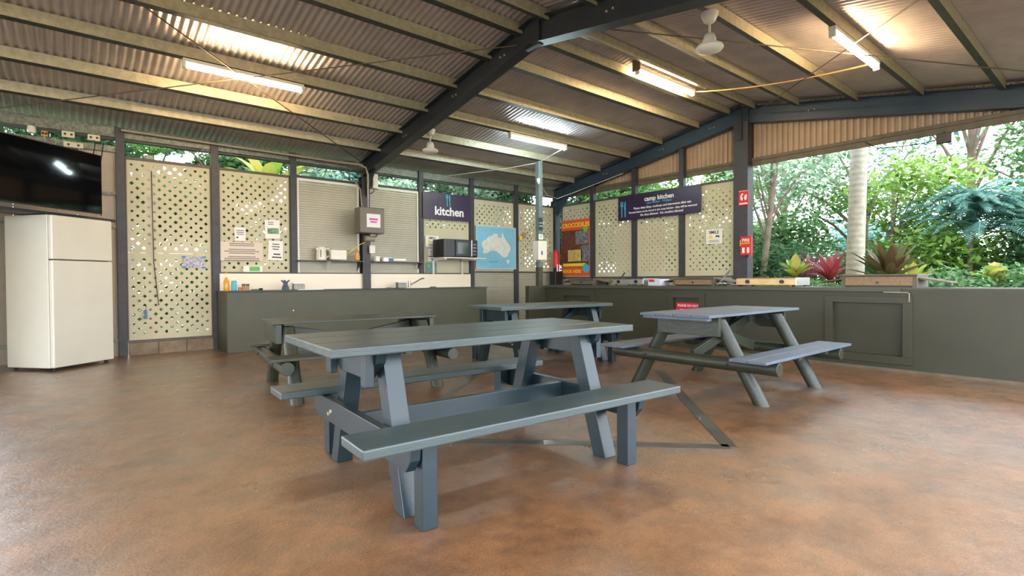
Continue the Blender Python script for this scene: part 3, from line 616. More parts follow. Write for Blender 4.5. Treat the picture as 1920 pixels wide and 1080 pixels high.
sign('paper_notice', 'white paper with small sketches, lower right on the notice lattice', 'notice', .225, .31, (2.485, YA - .012, 1.51), 'A', 'paper', [('lines', 0, .1, .14, 3, .04, 'ink'), ('lines', .02, -.06, .15, 2, .05, 'inkb')], th=.003, panel_name='paper_sheet', tilt=R(2))
sign('notice_board', 'wide pinkish notice board with lines of small print, on the notice lattice', 'notice', .60, .29, (1.99, YA - .014, 1.478), 'A', 'pinkpaper', [('lines', 0, .12, .5, 2, .028, 'ink'), ('lines', 0, .03, .52, 3, .028, 'ink'), ('lines', 0, -.08, .5, 3, .028, 'ink')], th=.004)
sign('paper_notice', 'grey photocopied map taped with blue tape to the tall lattice panel', 'notice', .27, .16, (1.345, YA - .012, 1.305), 'A', mat('photocopied_map', (200, 200, 206), .6, var=.3, scale=30, col2=(110, 110, 130)),
     [('rect', -.13, .075, .05, .02, 'bluetape', 'tape'), ('rect', .13, .075, .05, .02, 'bluetape', 'tape'), ('rect', -.13, -.08, .05, .02, 'bluetape', 'tape'), ('rect', .12, -.08, .05, .02, 'bluetape', 'tape')], th=.003, panel_name='paper_sheet')
t_ = thing('tape_dispenser', 'small blue holder hanging on the lower half of the tall lattice', 'holder', (.745, YA - .03, .5))
obj('holder_body', MB().box(-.015, .015, -.02, .02, 0, .12), 'bluepl', t_); obj('hook', MB().tube([(0, 0, .12), (0, 0, .16), (.02, .02, .17)], .004), 'cable', t_)
q = MB().tube([(.84, YA - .01, 2.58), (.845, YA - .02, 1.9), (.85, YA - .02, 1.3), (.9, YA - .02, .68)], .005); tag(obj('pull_cord', q, 'cable', smooth=True), 'dark cord hanging down the tall lattice panel beside the fridge', 'cord')

# ------------------------------------------------------------------ things on the kitchen wall and bench
t_ = thing('narrow_shelf', 'narrow dark shelf across the left roller shutter', 'shelf', (2.80, YA - .22, 1.345)); obj('shelf_board', MB().box(0, 1.1, 0, .2, 0, .015), 'timberd', t_)
obj('bracket', MB().prism([(.0, 0), (.18, 0), (.18, -.15)], 'x', .5, .51), 'white', t_); obj('bracket', MB().prism([(.0, 0), (.18, 0), (.18, -.15)], 'x', 1.04, 1.05), 'dark', t_)
t_ = thing('narrow_shelf', 'narrow dark shelf across the right roller shutter', 'shelf', (4.09, YA - .22, 1.345)); obj('shelf_board', MB().box(0, 1.02, 0, .2, 0, .015), 'timberd', t_)
obj('bracket', MB().prism([(.0, 0), (.18, 0), (.18, -.12)], 'x', .97, .98), 'dark', t_)
t_ = thing('kettle', 'white electric jug kettle on the left narrow shelf', 'kettle', (3.18, YA - .13, 1.361))
obj('jug', MB().lathe([(.075, 0), (.085, .01), (.08, .12), (.065, .21), (.055, .225), (.001, .23)], n=24), 'white', t_, smooth=True)
obj('handle', MB().tube([(.065, 0, .19), (.12, 0, .2), (.14, 0, .16), (.13, 0, .08), (.08, 0, .04)], .012), 'white', t_, smooth=True)
obj('spout', MB().prism([(-.1, .19), (-.055, .215), (-.06, .15)], 'y', -.02, .02), 'white', t_); obj('water_gauge', MB().box(-.045, -.03, -.082, -.074, .05, .17), 'greyp', t_)
t_ = thing('toaster', 'white two-slot toaster beside the kettle', 'toaster', (3.46, YA - .13, 1.361))
obj('body', MB().box(-.14, .14, -.07, .07, .008, .185), 'white', t_, bevel=.02); obj('slots', MB().box(-.11, .11, -.035, -.015, .18, .187).box(-.11, .11, .015, .035, .18, .187), 'black', t_)
obj('lever', MB().box(.14, .16, -.012, .012, .1, .115), 'black', t_)
q = MB().tube([(3.58, YA - .1, 1.42), (3.66, YA - .13, 1.50), (3.78, YA - .14, 1.6), (3.86, YA - .2, 1.66), (3.93, YA - .2, 1.69)], .006); tag(obj('power_lead', q, 'yellow', smooth=True), 'yellow power lead from the toaster to the switch box post', 'cable')
t_ = thing('cloth_bag', 'small orange and white cloth hanging at the end of the left shelf', 'cloth', (3.80, YA - .15, 1.36))
q = MB().lathe([(.02, 0), (.045, .02), (.05, .08), (.03, .14), (.04, .17), (.01, .2)], n=10); obj('cloth', q, 'amber', t_, smooth=True)
t_ = thing('paper_roll', 'white box with a blue label lying on the right narrow shelf', 'box', (4.37, YA - .13, 1.361)); obj('carton', MB().box(-.08, .1, -.035, .035, 0, .07), 'print', t_); obj('blue_label', MB().box(.02, .1, -.037, -.035, .0, .06), 'bluepl', t_)
tag(obj('carton', MB().box(4.14, 4.22, YA - .17, YA - .09, 1.361, 1.45), 'paper'), 'small white carton at the left end of the right narrow shelf', 'box')
tag(obj('wrap_roll', MB().cyl((4.5, YA - .13, 1.391), (4.75, YA - .13, 1.391), .028), 'print', smooth=True), 'white wrapping roll lying right of the blue-labelled box', 'roll')
# switch box on the frame column
t_ = thing('switch_box', 'brown grey electrical enclosure with a white and magenta label on the column', 'electrical box', (3.96, 8.62, 1.83))
obj('enclosure', MB().box(-.25, .2, -.13, .1, 0, .44), 'ebox', t_, bevel=.012); obj('door_seam', MB().box(-.245, .195, -.134, -.129, .015, .425), 'ebox', t_, bevel=.004)
obj('paper_label', MB().box(-.13, .12, -.137, -.134, .1, .33), 'paper', t_); obj('printed_bar', MB().box(-.085, .075, -.139, -.137, .225, .255).box(-.065, .055, -.139, -.137, .18, .205), 'magenta', t_)
obj('mounting_bracket', MB().box(-.06, .06, .1, .24, .1, .35), 'dark', t_)
q = MB().tube([(3.92, 8.62, 2.27), (3.92, 8.62, 2.85), (3.9, 8.64, 2.97), (3.8, 8.72, 3.03), (3.5, 8.85, 3.05), (2.2, 8.9, 3.07), (.5, 8.9, 3.08)], .018, n=10)
tag(obj('conduit', q, 'cond', smooth=True), 'grey brown conduit bending from the eave down into the switch box', 'conduit')
tag(obj('conduit', MB().tube([(3.84, 8.7, 2.27), (3.84, 8.75, 2.6), (3.82, 8.9, 2.75)], .012), 'cond', smooth=True), 'thin conduit left of the main one above the switch box', 'conduit')
t_ = thing('isolator', 'pale grey cylindrical junction below the switch box', 'junction box', (3.95, 8.68, 1.70)); obj('junction', MB().cyl((-.06, 0, .05), (.1, 0, .05), .05), 'cond', t_, smooth=True)
obj('cable_tail', MB().tube([(.0, 0, .1), (-.03, .0, .13)], .012), 'cable', t_); obj('cable_tail', MB().tube([(.08, 0, .08), (.14, -.02, .1), (.16, 0, .14)], .01), 'cable', t_)
t_ = thing('power_socket', 'white power socket on the column below the switch box', 'power socket', (4.08, 8.85, 1.5)); obj('socket_box', MB().box(-.05, .05, -.05, 0, 0, .14), 'white', t_, bevel=.006)
t_ = thing('emergency_light', 'white emergency light unit on the column above the switch box', 'light unit', (4.12, 8.8, 2.65)); obj('housing', MB().box(-.05, .05, -.06, .06, 0, .26), 'white', t_, bevel=.01)
obj('cable_tail', MB().tube([(-.0, 0, 0), (-.02, -.0, -.06), (-.09, 0, -.1)], .008), 'cable', t_)
# microwave
t_ = thing('wall_bracket_shelf', 'white bracket shelf under the microwave', 'shelf', (5.35, YA - .52, 1.435)); obj('shelf_board', MB().box(0, 1.0, 0, .5, 0, .018), 'white', t_)
for x in (.04, .72): obj('bracket', MB().box(x, x + .03, .46, .5, -.30, 0).box(x, x + .03, .02, .5, -.03, 0), 'white', t_)
t_ = thing('microwave', 'black microwave oven on a bracket shelf beneath the kitchen sign', 'microwave', (5.36, YA - .5, 1.462))
obj('case', MB().box(0, .78, 0, .4, 0, .34), 'black', t_, bevel=.01); dr = obj('door', MB().box(.26, .60, -.02, 0, .01, .33), 'black', t_, bevel=.004)
obj('door_window', MB().box(.30, .56, -.023, -.019, .06, .28), mat('microwave_window', (40, 62, 58), .15), dr); obj('handle', MB().box(.605, .635, -.045, -.01, .01, .33), 'steel', dr, bevel=.004)
cp = obj('control_panel', MB().box(.64, .775, -.012, 0, .01, .33), 'black', t_)
for i in range(4): obj('button', MB().box(.67, .745, -.016, -.012, .04 + i * .065, .07 + i * .065), 'greyp', cp)
# tap
t_ = thing('mixer_tap', 'chrome mixer tap with a raised lever spout behind the right sink', 'tap', (4.76, 8.72, .876)); obj('tap_body', MB().cyl((0, 0, 0), (0, 0, .13), .022), 'steel', t_, smooth=True)
obj('spout', MB().tube([(0, 0, .05), (.06, -.03, .08), (.2, -.1, .17), (.25, -.12, .175)], .012), 'steel', t_, smooth=True); obj('lever', MB().cyl((0, 0, .12), (.0, .0, .17), .008), 'steel', t_)
def caddy(label, x, wd):
    t_ = thing('sink_caddy', label, 'caddy', (x, 8.66, .876)); obj('basket', MB().box(-wd / 2, wd / 2, -.05, .05, 0, .1), mat('brushed_grey_basket', (120, 118, 110), .4, .6, var=.3, scale=30), t_, bevel=.006)
    obj('rim', MB().box(-wd / 2 - .015, wd / 2 + .015, -.055, .055, .1, .112), 'steel', t_)
caddy('grey metal caddy on the bench right of the blue gloves', 2.74, .17); caddy('grey metal caddy on the bench left of the tap', 4.56, .17)
tag(obj('sink_plug', MB().lathe([(.06, 0), (.065, .012), (.03, .02), (.001, .022)], (4.3, 8.6, .876)), 'steel', smooth=True), 'small flat metal lid on the bench left of the tap caddy', 'lid')
tag(obj('soap_dish', MB().lathe([(.05, 0), (.06, .02), (.001, .022)], (5.2, 8.6, .876)), 'steel', smooth=True), 'small metal dish on the bench right of the tap', 'dish')
t_ = thing('oil_bottle', 'amber oil bottle with a yellow cap at the left end of the bench', 'bottle', (1.70, 8.62, .876)); obj('bottle_body', MB().lathe([(.035, 0), (.038, .01), (.038, .14), (.018, .18), (.014, .2), (.001, .2)], n=16), 'oil', t_, smooth=True)
obj('clear_neck', MB().lathe([(.014, .2), (.014, .24), (.001, .24)], n=12), 'paper', t_); obj('cap', MB().cyl((0, 0, .24), (0, 0, .265), .017), 'yellow', t_)
t_ = thing('detergent_bottle', 'teal detergent bottle beside the amber oil bottle', 'bottle', (1.80, 8.62, .876)); obj('bottle_body', MB().box(-.035, .035, -.02, .02, 0, .15), 'tealb', t_, bevel=.01); obj('cap', MB().cyl((0, 0, .15), (0, 0, .175), .018), 'print', t_)
obj('label_patch', MB().box(-.028, .028, -.022, -.02, .03, .1), 'teal', t_)
for i, (x, lb) in enumerate(((1.93, 'brown spice jar with a black lid on the bench, left one of the taller pair'), (1.985, 'brown spice jar with a black lid on the bench, right one of the taller pair'), (1.88, 'short dark spice jar just right of the teal bottle'))):
    t_ = thing('spice_jar', lb, 'jar', (x, 8.62, .876), group='spice jars on the bench'); hh = .1 if i < 2 else .05
    obj('jar_body', MB().cyl((0, 0, 0), (0, 0, hh * .75), .023), 'spice', t_, smooth=True); obj('lid', MB().cyl((0, 0, hh * .75), (0, 0, hh), .024), 'black' if i < 2 else 'red', t_, smooth=True)
t_ = thing('scrub_brush', 'dark green scrubbing brush lying on the bench', 'brush', (2.12, 8.6, .876)); obj('handle', MB().box(-.09, .02, -.012, .012, 0, .02), 'lf_dark', t_); obj('bristles', MB().box(.02, .07, -.02, .02, 0, .035), 'rubber', t_, bevel=.008)
q = MB(); q.lathe([(.05, 0), (.055, .03), (.04, .07), (.03, .09), (.04, .12), (.01, .14)], n=7); 
for a in (0, 1.5, 3): q.tube([(.0, 0, .08), (.03 * math.cos(a), .03 * math.sin(a), .13), (.06 * math.cos(a), .05 * math.sin(a), .15)], .013)
tag(obj('cleaning_cloth', q, mat('blue_grey_cloth', (70, 84, 106), .8, var=.3, scale=20), smooth=True, loc=(2.53, 8.62, .876)), 'crumpled blue grey cleaning gloves standing on the bench', 'gloves')
t_ = thing('wipes_packet', 'white and green packet leaning on the ledge below the pink notice', 'packet', (2.13, YA - .03, 1.156)); obj('packet_body', MB().box(-.14, .15, -.04, 0, 0, .1), 'paper', t_, bevel=.015); obj('green_print', MB().box(-.05, .1, -.043, -.04, .02, .09), 'green', t_)
# map wall: soap dispenser, small signs, lamp on slim post
t_ = thing('soap_dispenser', 'white wall dispenser on the slim post', 'dispenser', (6.74, 7.3, 1.38)); obj('case', MB().box(-.12, .1, -.1, .06, 0, .36), 'white', t_, bevel=.012); obj('outlet', MB().box(-.06, .06, -.08, .02, -.03, 0), 'cond', t_)
obj('sight_glass', MB().box(-.05, -.02, -.106, -.1, .1, .17), 'bluepl', t_)
sign('post_sign', 'small dark green sign on the slim post', 'sign', .1, .24, (6.83, 7.365, 2.075), 'A', mat('dark_green_sign', (20, 50, 54), .4), [('text', 'HAND', 0, .02, .03, 'print', .0005), ('text', 'BASIN', 0, -.04, .03, 'print', .0005)], th=.004)
sign('post_label', 'small white label on the slim post above the dispenser', 'sign', .11, .1, (6.83, 7.365, 1.83), 'A', 'paper', [('lines', 0, .02, .08, 2, .025, 'ink')], th=.004)
t_ = thing('sensor_lamp', 'small white security sensor near the top of the slim post', 'sensor', (6.77, 7.36, 2.9)); obj('sensor_head', MB().lathe([(.001, -.04), (.03, -.035), (.035, .02), (.001, .04)]), 'white', t_, smooth=True); obj('mount', MB().tube([(0, 0, 0), (.03, .02, .04)], .012), 'white', t_)
obj('lens', MB().cyl((-.02, -.03, -.05), (-.03, -.05, -.07), .022), 'white', t_)
q = MB().tube([(6.84, 7.42, 3.25), (6.4, 7.9, 3.16), (5.95, 8.4, 3.1), (5.6, 8.85, 3.06)], .008); tag(obj('overhead_cable', q, 'cabw', smooth=True), 'pair of pale cables from the eave to the top of the slim post', 'cable')
q = MB().tube([(6.84, 7.42, 3.25), (6.8, 7.1, 3.3), (6.78, 6.75, 3.36)], .008); tag(obj('overhead_cable', q, 'cabw', smooth=True), 'pale cable from the slim post to the cool white tube light', 'cable')
q = MB().tube([(7.0, 7.6, 2.95), (7.6, 8.0, 2.78), (8.3, 8.4, 2.82), (8.7, 8.0, 3.02), (8.72, 6.9, 3.2)], .009); tag(obj('overhead_cable', q, 'cabw', smooth=True), 'pale cable sagging across the corner below the blue rafter', 'cable')
t_ = thing('fire_extinguisher', 'red and black extinguisher standing in the corner beside the poster', 'fire extinguisher', (8.55, 8.7, .0)); obj('bottle_body', MB().lathe([(.07, 1.28), (.075, 1.3), (.075, 1.62), (.03, 1.7), (.001, 1.7)]), 'red', t_, smooth=True)
obj('base_box', MB().box(-.12, .12, -.1, .1, .0, 1.2), 'black', t_, bevel=.01); obj('white_stripe', MB().cyl((-.03, -.07, 1.2), (-.03, -.07, 1.36), .012).cyl((.04, -.07, 1.2), (.04, -.07, 1.36), .012), 'print', t_)
t_ = thing('hose_fitting', 'small cream hook with yellow tag right of the slim post', 'hook', (7.75, YA - .03, 1.95)); obj('hook', MB().box(-.03, .05, -.05, 0, 0, .12), 'cond', t_, bevel=.01); obj('tag', MB().box(-.12, -.03, -.02, 0, -.05, .04), 'yellow', t_)

# ------------------------------------------------------------------ things on the barbecue counter
def timber_box(label, y, w_, x=7.15, h_=.13, flaps=True, m='timberd', m2='timber'):
    t_ = thing('barbecue_surround', label, 'barbecue surround', (x, y, .91)); W = w_ / 2
    obj('front_board', MB().box(0, .03, -W, W, .02, h_ - .025), m2, t_, bevel=.002); obj('back_board', MB().box(.45, .48, -W, W, 0, h_ - .02), m, t_)
    for s in (-1, 1): obj('side_board', MB().box(.0, .48, s * (W + .02) - .02, s * (W + .02) + .02, 0, h_ - .02), m, t_)
    obj('top_lid', MB().box(-.02, .5, -W - .05, W + .05, h_ - .02, h_), m, t_, bevel=.003)
    obj('base_plinth', MB().box(.02, .46, -W, W, 0, .018), 'black', t_)
    if flaps:
        for s in (-1, 1): obj('side_flap', MB().prism([(s * (W + .05), .11), (s * (W + .32), .06), (s * (W + .32), .05), (s * (W + .05), .09)], 'x', .06, .42), m, t_)
    obj('knob', MB().cyl((-.012, .0, .055), (0, 0, .055), .012), 'black', t_); return t_
timber_box('low timber barbecue surround with grey lid at the garden opening, right of the palm', 1.98, .66, 7.15, .15)
timber_box('low timber barbecue surround in front of the rightmost lattice panel', 4.35, .60, 7.15, .125)
timber_box('low timber barbecue surround at the counter end below the crocodile poster', 6.62, .52, 7.15, .12, m2='timberd')
def cooker(label, y, w_, m, end=False):
    t_ = thing('gas_cooktop', label, 'gas cooktop', (7.08, y, .91)); W = w_ / 2
    fp = obj('front_panel', MB().prism([(0, .02), (.0, .1), (.03, .115), (.03, .02)], 'y', -W, W), m, t_, bevel=.004); obj('body', MB().box(.03, .42, -W, W, .02, .11), 'steel', t_, bevel=.004)
    for s in (-1, 1): obj('control_knob', MB().cyl((-.025, s * W * .58, .065), (0, s * W * .58, .065), .024, .028), 'black', fp, smooth=True)
    for x_, y_ in ((.05, -W + .04), (.05, W - .04), (.4, -W + .04), (.4, W - .04)): obj('foot', MB().cyl((x_, y_, 0), (x_, y_, .02), .015), 'rubber', t_)
    for s in (-1, 1): obj('burner', MB().lathe([(.05, .11), (.06, .125), (.03, .13), (.001, .13)], (.22, s * W * .5, 0)), 'black', t_, smooth=True)
    obj('end_cap', MB().box(.0, .42, -W - .02, -W, .015, .118), 'steel', t_, bevel=.004); return t_
t1 = cooker('silver two-knob gas cooktop left of the printed carton', 5.52, .62, 'steel')
obj('lid_hinge', MB().beam((.2, .31, .1), (.22, .22, .22), .01, .03), 'dark', t1)
cooker('brass coloured two-knob gas cooktop in front of the gable column', 3.25, .78, 'brass')
t_ = thing('printed_carton', 'white carton with red print right of the silver cooktop', 'carton', (7.1, 5.02, .91)); obj('carton_body', MB().box(0, .25, -.13, .1, 0, .105), 'gas', t_, bevel=.006); obj('red_print', MB().box(-.002, 0, -.02, .08, .06, .1), 'red', t_)
q = MB()
for i in range(9): q.tube([(7.1 + .03 * i, 3.92 + .05 * math.sin(i), .915), (7.1 + .02 * i, 3.85 + .04 * math.cos(i * 2), .96 + .02 * math.sin(i * 3)), (7.15, 3.82 - .02 * i, .93), (7.1, 3.7 + .03 * i, .95)], .006)
tag(obj('gas_hoses', q, 'steel', smooth=True), 'tangle of silver gas hoses left of the brass coloured cooktop', 'hose')
tag(obj('utensil', MB().beam((7.1, 3.93, .92), (7.2, 3.78, 1.15), .004, .035), 'greyp'), 'grey spatula leaning up beside the gas hoses', 'utensil')
tag(obj('dark_hook', MB().box(7.05, 7.09, 5.93, 5.96, .915, .97), 'black'), 'small black lighter standing left of the silver cooktop', 'lighter')

# ------------------------------------------------------------------ lights, fans, cables in the roof
def batten(label, x0, x1, y, ztop, m, hang=.0, group='fluorescent tube lights'):
    t_ = thing('tube_light', label, 'tube light', (x0, y, ztop), group=group); L_ = x1 - x0
    hs_ = obj('housing', MB().box(0, L_, -.034, .034, -.04, 0), 'white', t_, bevel=.004)
    obj('lamp_tube', MB().cyl((.03, 0, -.078), (L_ - .03, 0, -.078), .021, n=10), m, t_, smooth=True)
    for x in (0, L_ - .03): obj('end_cap', MB().box(x, x + .03, -.03, .03, -.103, -.03), 'white', hs_, bevel=.004)
    if hang: obj('bracket', MB().box(-.02, 0, -.06, .06, -.06, hang), 'timberd', t_)
    return t_
batten('warm glowing tube light on the kitchen side slope, upper left of the view', .93, 2.22, 6.735, rb(6.735) + .215, 'warm')
batten('warm glowing tube light hung between the two ridge purlins', 5.9, 7.3, 4.43, RZ + .25, 'warm', .1)
batten('warm glowing tube light under the open side slope, upper right of the view', 5.6, 6.92, 1.935, rb(1.935) + .215, 'warm')
batten('cool white glowing tube light near the slim post, above the map', 5.55, 6.88, 6.735, rb(6.735) + .215, 'cool')
batten('warm tube light behind the viewpoint on the open side slope', -.9, .4, 1.12, rb(1.12) + .215, 'warm')
batten('warm tube light behind the viewpoint near the ridge', -3.4, -2.1, 4.18, rb(4.18) + .215, 'warm')
def fan(label, x, y, zt, sheetz):
    t_ = thing('ceiling_fan', label, 'ceiling fan', (x, y, zt), group='white ceiling fans')
    obj('canopy', MB().lathe([(.082, 0), (.08, -.02), (.05, -.085), (.02, -.09), (.001, -.09)][::-1]), 'white', t_, smooth=True)
    obj('down_rod', MB().cyl((0, 0, -.2), (0, 0, -.085), .012), 'white', t_, smooth=True)
    obj('motor_cover', MB().lathe([(.001, -.3), (.065, -.3), (.062, -.25), (.045, -.205), (.02, -.19), (.001, -.19)], n=24), 'white', t_, smooth=True)
    obj('shadow_gap', MB().cyl((0, 0, -.312), (0, 0, -.298), .055), 'black', t_)
    obj('motor_housing', MB().lathe([(.001, -.375), (.06, -.372), (.115, -.355), (.128, -.335), (.12, -.315), (.08, -.308), (.001, -.308)], n=28), 'white', t_, smooth=True)
    if sheetz > zt: obj('mounting_block', MB().box(-.04, .04, -.03, .03, 0, sheetz - zt), 'galv', t_)
    return t_
fan('white ceiling fan without visible blades, nearer one at the upper right', 4.73, 2.70, rb(2.70) + .222, 0)
fan('white ceiling fan without visible blades, farther one beside the dark rafter', 4.35, 7.25, 3.40, rb(7.25) + .34)
def sag(p, q_, s, n_=14): return [Vector(p).lerp(Vector(q_), i / n_) - Vector((0, 0, s * 4 * (i / n_) * (1 - i / n_))) for i in range(n_ + 1)]
tag(obj('power_cable', MB().tube(sag((7.32, 4.40, 3.87), (6.9, 1.95, 3.42), .06), .009), 'ocable', smooth=True), 'orange power cable strung between the two warm right-hand tube lights', 'cable')
def rodd(p, q_, lb):
    tag(obj('brace_rod', MB().tube([(p[0], p[1], rb(p[1]) + .15), (q_[0], q_[1], rb(q_[1]) + .15)], .007), 'rod', smooth=True), lb, 'brace rod', 'roof brace rods')
rodd((4.0, 4.7), (-.9, 8.8), 'thin roof brace rod running from the dark rafter near the ridge toward the television corner')
rodd((-.9, 4.7), (4.0, 8.8), 'thin roof brace rod passing behind the upper left tube light toward the switch box column')
rodd((4.05, 3.95), (8.75, -.1), 'thin roof brace rod passing behind the nearer fan to the right edge')
rodd((8.75, 4.2), (4.05, 0.2), 'thin roof brace rod rising from the gable ridge past the upper right tube light')
t_ = thing('flood_light', 'small dark flood light hanging under the gable rail in the opening', 'flood light', (8.84, 1.72, 2.79)); obj('lamp_head', MB().box(-.03, .03, -.09, .07, 0, .13), 'black', t_, bevel=.006); obj('bracket', MB().box(-.01, .01, -.02, .0, .12, .16), 'dark', t_)
q = MB().tube([(8.8, 2.6, 2.98), (8.8, 2.45, 2.86), (8.82, 2.1, 2.83), (8.84, 1.8, 2.84)], .007); tag(obj('hanging_cable', q, 'cable', smooth=True), 'black cable looping to the flood light in the opening', 'cable')

# ------------------------------------------------------------------ garden
def leaves(blobs, n_, size, seed, flat=.5, asp=2.2):
    n_ = int(n_ * 1.9); size *= .72
    """n_ small pointed leaves scattered in the outer part of ellipsoids"""
    r_ = random.Random(seed); vs = []; fs = []; tot = sum(b_[3] * b_[4] * b_[5] for b_ in blobs)
    for (cx, cy, cz, rx, ry, rz_) in blobs:
        for _ in range(max(1, int(n_ * rx * ry * rz_ / tot))):
            while True:
                d = Vector((r_.gauss(0, 1), r_.gauss(0, 1), r_.gauss(0, 1)))
                if d.length > .1: break
            d.normalize(); k = r_.random() ** .45
            p = Vector((cx + d.x * rx * k, cy + d.y * ry * k, cz + d.z * rz_ * k))
            a = Vector((r_.gauss(0, 1), r_.gauss(0, 1), r_.gauss(0, flat))).normalized(); b_ = a.cross(Vector((r_.gauss(0, .5), r_.gauss(0, .5), 1))).normalized()
            s = size * (.6 + .8 * r_.random()); o = len(vs)
            vs += [p - a * s, p + b_ * s / asp - a * s * .1, p + a * s, p - b_ * s / asp - a * s * .1]; fs.append((o, o + 1, o + 2, o + 3))
    mb = MB(); mb.v = [tuple(v) for v in vs]; mb.f = fs; return mb
def tree(label, x, y, h, cr_, m, seed, n_=3500, size=.16, trunk_r=.1, lean=(0, 0), nb=9, flat=.5, low=.45, cat='tree', name='garden_tree', spread=1.0):
    r_ = random.Random(seed); t_ = thing(name, label, cat, (x, y, -.13)); lx, ly = lean
    obj('trunk', MB().tube([(lx * i / 6 * h, ly * i / 6 * h, h * .85 * i / 6) for i in range(7)], trunk_r, 10, trunk_r * .45), 'bark', t_, smooth=True)
    bl = []
    for i in range(nb):
        a = r_.random() * 6.28; d = cr_ * (.25 + .75 * r_.random()) * spread; z = h * (low + (1 - low) * r_.random()); s = cr_ * (.35 + .3 * r_.random())
        bl.append((lx * h * .8 + math.cos(a) * d, ly * h * .8 + math.sin(a) * d, z, s, s, s * .6))
        obj('branch', MB().tube([(lx * z * .6, ly * z * .6, z * .6), (lx * h * .4 + math.cos(a) * d * .5, ly * h * .4 + math.sin(a) * d * .5, z * .85), (lx * h * .8 + math.cos(a) * d, ly * h * .8 + math.sin(a) * d, z)], trunk_r * .35, 6, trunk_r * .1), 'bark', t_, smooth=True)
    obj('foliage', leaves(bl, n_, size, seed, flat), m, t_, recalc=False); return t_
def hedge(label, blobs, n_, m, seed, size=.1, name='shrub', cat='shrub'):
    cx = blobs[0][0]; cy = blobs[0][1]; t_ = thing(name, label, cat, (cx, cy, -.13))
    obj('foliage', leaves([(b_[0] - cx, b_[1] - cy, b_[2] + .13, b_[3], b_[4], b_[5]) for b_ in blobs], n_, size, seed), m, t_, recalc=False)
    obj('stem', MB().tube([(0, 0, 0), (.05, .02, .5), (.02, .05, max(.6, blobs[0][2]))], .04, 6, .015), 'bark', t_); return t_
def rosette(label, x, y, z, n_, L_, wd, m, seed, up=.9, name='cordyline', stem=.3, droop=.3):
    r_ = random.Random(seed); t_ = thing(name, label, 'garden plant', (x, y, z)); mb = MB()
    for i in range(n_):
        a = i * 2.4 + r_.random() * .4; k = i / n_; l_ = L_ * (.7 + .3 * r_.random()); el = math.radians(85 - 65 * k * (1.2 - up * .4) + r_.uniform(-6, 6)); pts = []
        dx, dy = math.cos(a), math.sin(a); N = 7; px = pz = 0
        vs = []
        for j in range(N + 1):
            s = j / N; e = el - droop * s * 1.6; 
            if j: px += math.cos(e) * l_ / N; pz += math.sin(e) * l_ / N
            w2 = wd * (math.sin(math.pi * min(1, .12 + s * .88)) ** .7) * .5
            c_ = Vector((dx * px, dy * px, stem + pz + .02 * (n_ - i) / n_)); sd = Vector((-dy, dx, 0)); up_ = Vector((0, 0, w2 * .35))
            vs += [c_ - sd * w2 + up_, c_, c_ + sd * w2 + up_]
        o = 0; fs = []
        for j in range(N):
            b0 = j * 3; fs += [(b0, b0 + 1, b0 + 4, b0 + 3), (b0 + 1, b0 + 2, b0 + 5, b0 + 4)]
        mb.add(vs, fs)
    obj('leaves', mb, m, t_, recalc=False, smooth=False); obj('stem', MB().cyl((0, 0, -z - .13), (0, 0, stem + .05), .02), 'bark', t_); return t_
def frond(mb, base, az, L_, el, droop, lw=.35, n_=26, lf=.02):
    dx, dy = math.cos(az), math.sin(az); p = Vector(base); N = n_; e = el; pts = [p.copy()]
    for j in range(N):
        e = el - droop * (j / N) ** 1.3; p = p + Vector((dx * math.cos(e), dy * math.cos(e), math.sin(e))) * L_ / N; pts.append(p.copy())
        l_ = lw * math.sin(math.pi * min(.98, .1 + .9 * j / N)) ** .6; side = Vector((-dy, dx, 0)); fw = Vector((dx * math.cos(e), dy * math.cos(e), math.sin(e)))
        for s in (-1, 1):
            t_ = p + side * s * l_ + fw * l_ * .45 - Vector((0, 0, l_ * .35)); q_ = p + fw * lf
            mb.add([p - fw * lf * .5, q_, p.lerp(t_, .55) + fw * lf * .8, t_, p.lerp(t_, .5) - fw * lf * .4], [(0, 1, 2, 3, 4)])
    mb.tube(pts, .012, 5, .004)
# big palm in the opening
t_ = thing('palm_tree', 'large ringed palm trunk standing in the garden opening', 'palm tree', (10.5, 3.26, -.13))
obj('trunk', MB().tube([(0, 0, 0), (0, -.01, 1), (.01, -.03, 2), (.02, -.06, 3.2), (.03, -.08, 5), (.04, -.1, 7)], .148, 24, .118), 'palm', t_, smooth=True)
q = MB()
for i in range(12): frond(q, (.04, -.1, 7), i * .52, 2.8, 1.0 - .4 * (i % 3), 1.9, .5)
obj('fronds', q, 'lf_palm', t_, recalc=False)
rosette('large bronze and green bromeliad right of the ringed palm trunk', 9.75, 2.55, .82, 34, .78, .13, 'brom', 3, 1.0, 'bromeliad', .1, .25)
rosette('bright red cordyline left of the ringed palm trunk', 10.9, 3.78, .66, 26, .72, .10, 'redleaf', 4, .9)
rosette('pink cordyline left of the bright red one', 12.0, 4.6, .66, 30, .7, .08, 'pinkleaf', 5, .9)
rosette('lime and orange broad-leaved croton behind the brass coloured cooktop', 10.2, 4.12, .72, 11, .5, .17, 'lime', 6, 1.1)
rosette('dark red tufted plant behind the lime croton', 10.6, 4.22, .72, 16, .48, .05, 'pinkleaf', 16, 1.1)
rosette('lime yellow plant right of the large bromeliad', 10.2, 2.35, .62, 10, .48, .1, 'lime', 7, .9)
rosette('small red star-shaped plant far right under the blue green tree', 15.0, 2.9, .9, 14, .45, .06, 'redleaf', 8, .9)
rosette('broad lime leaf plant low at the right, behind the counter top', 11.5, 1.55, .62, 7, .45, .22, 'lime', 9, .8)
t_ = thing('cycad', 'arching pale green palm frond plant just right of the gable column', 'palm', (10.4, 4.75, -.13)); q = MB()
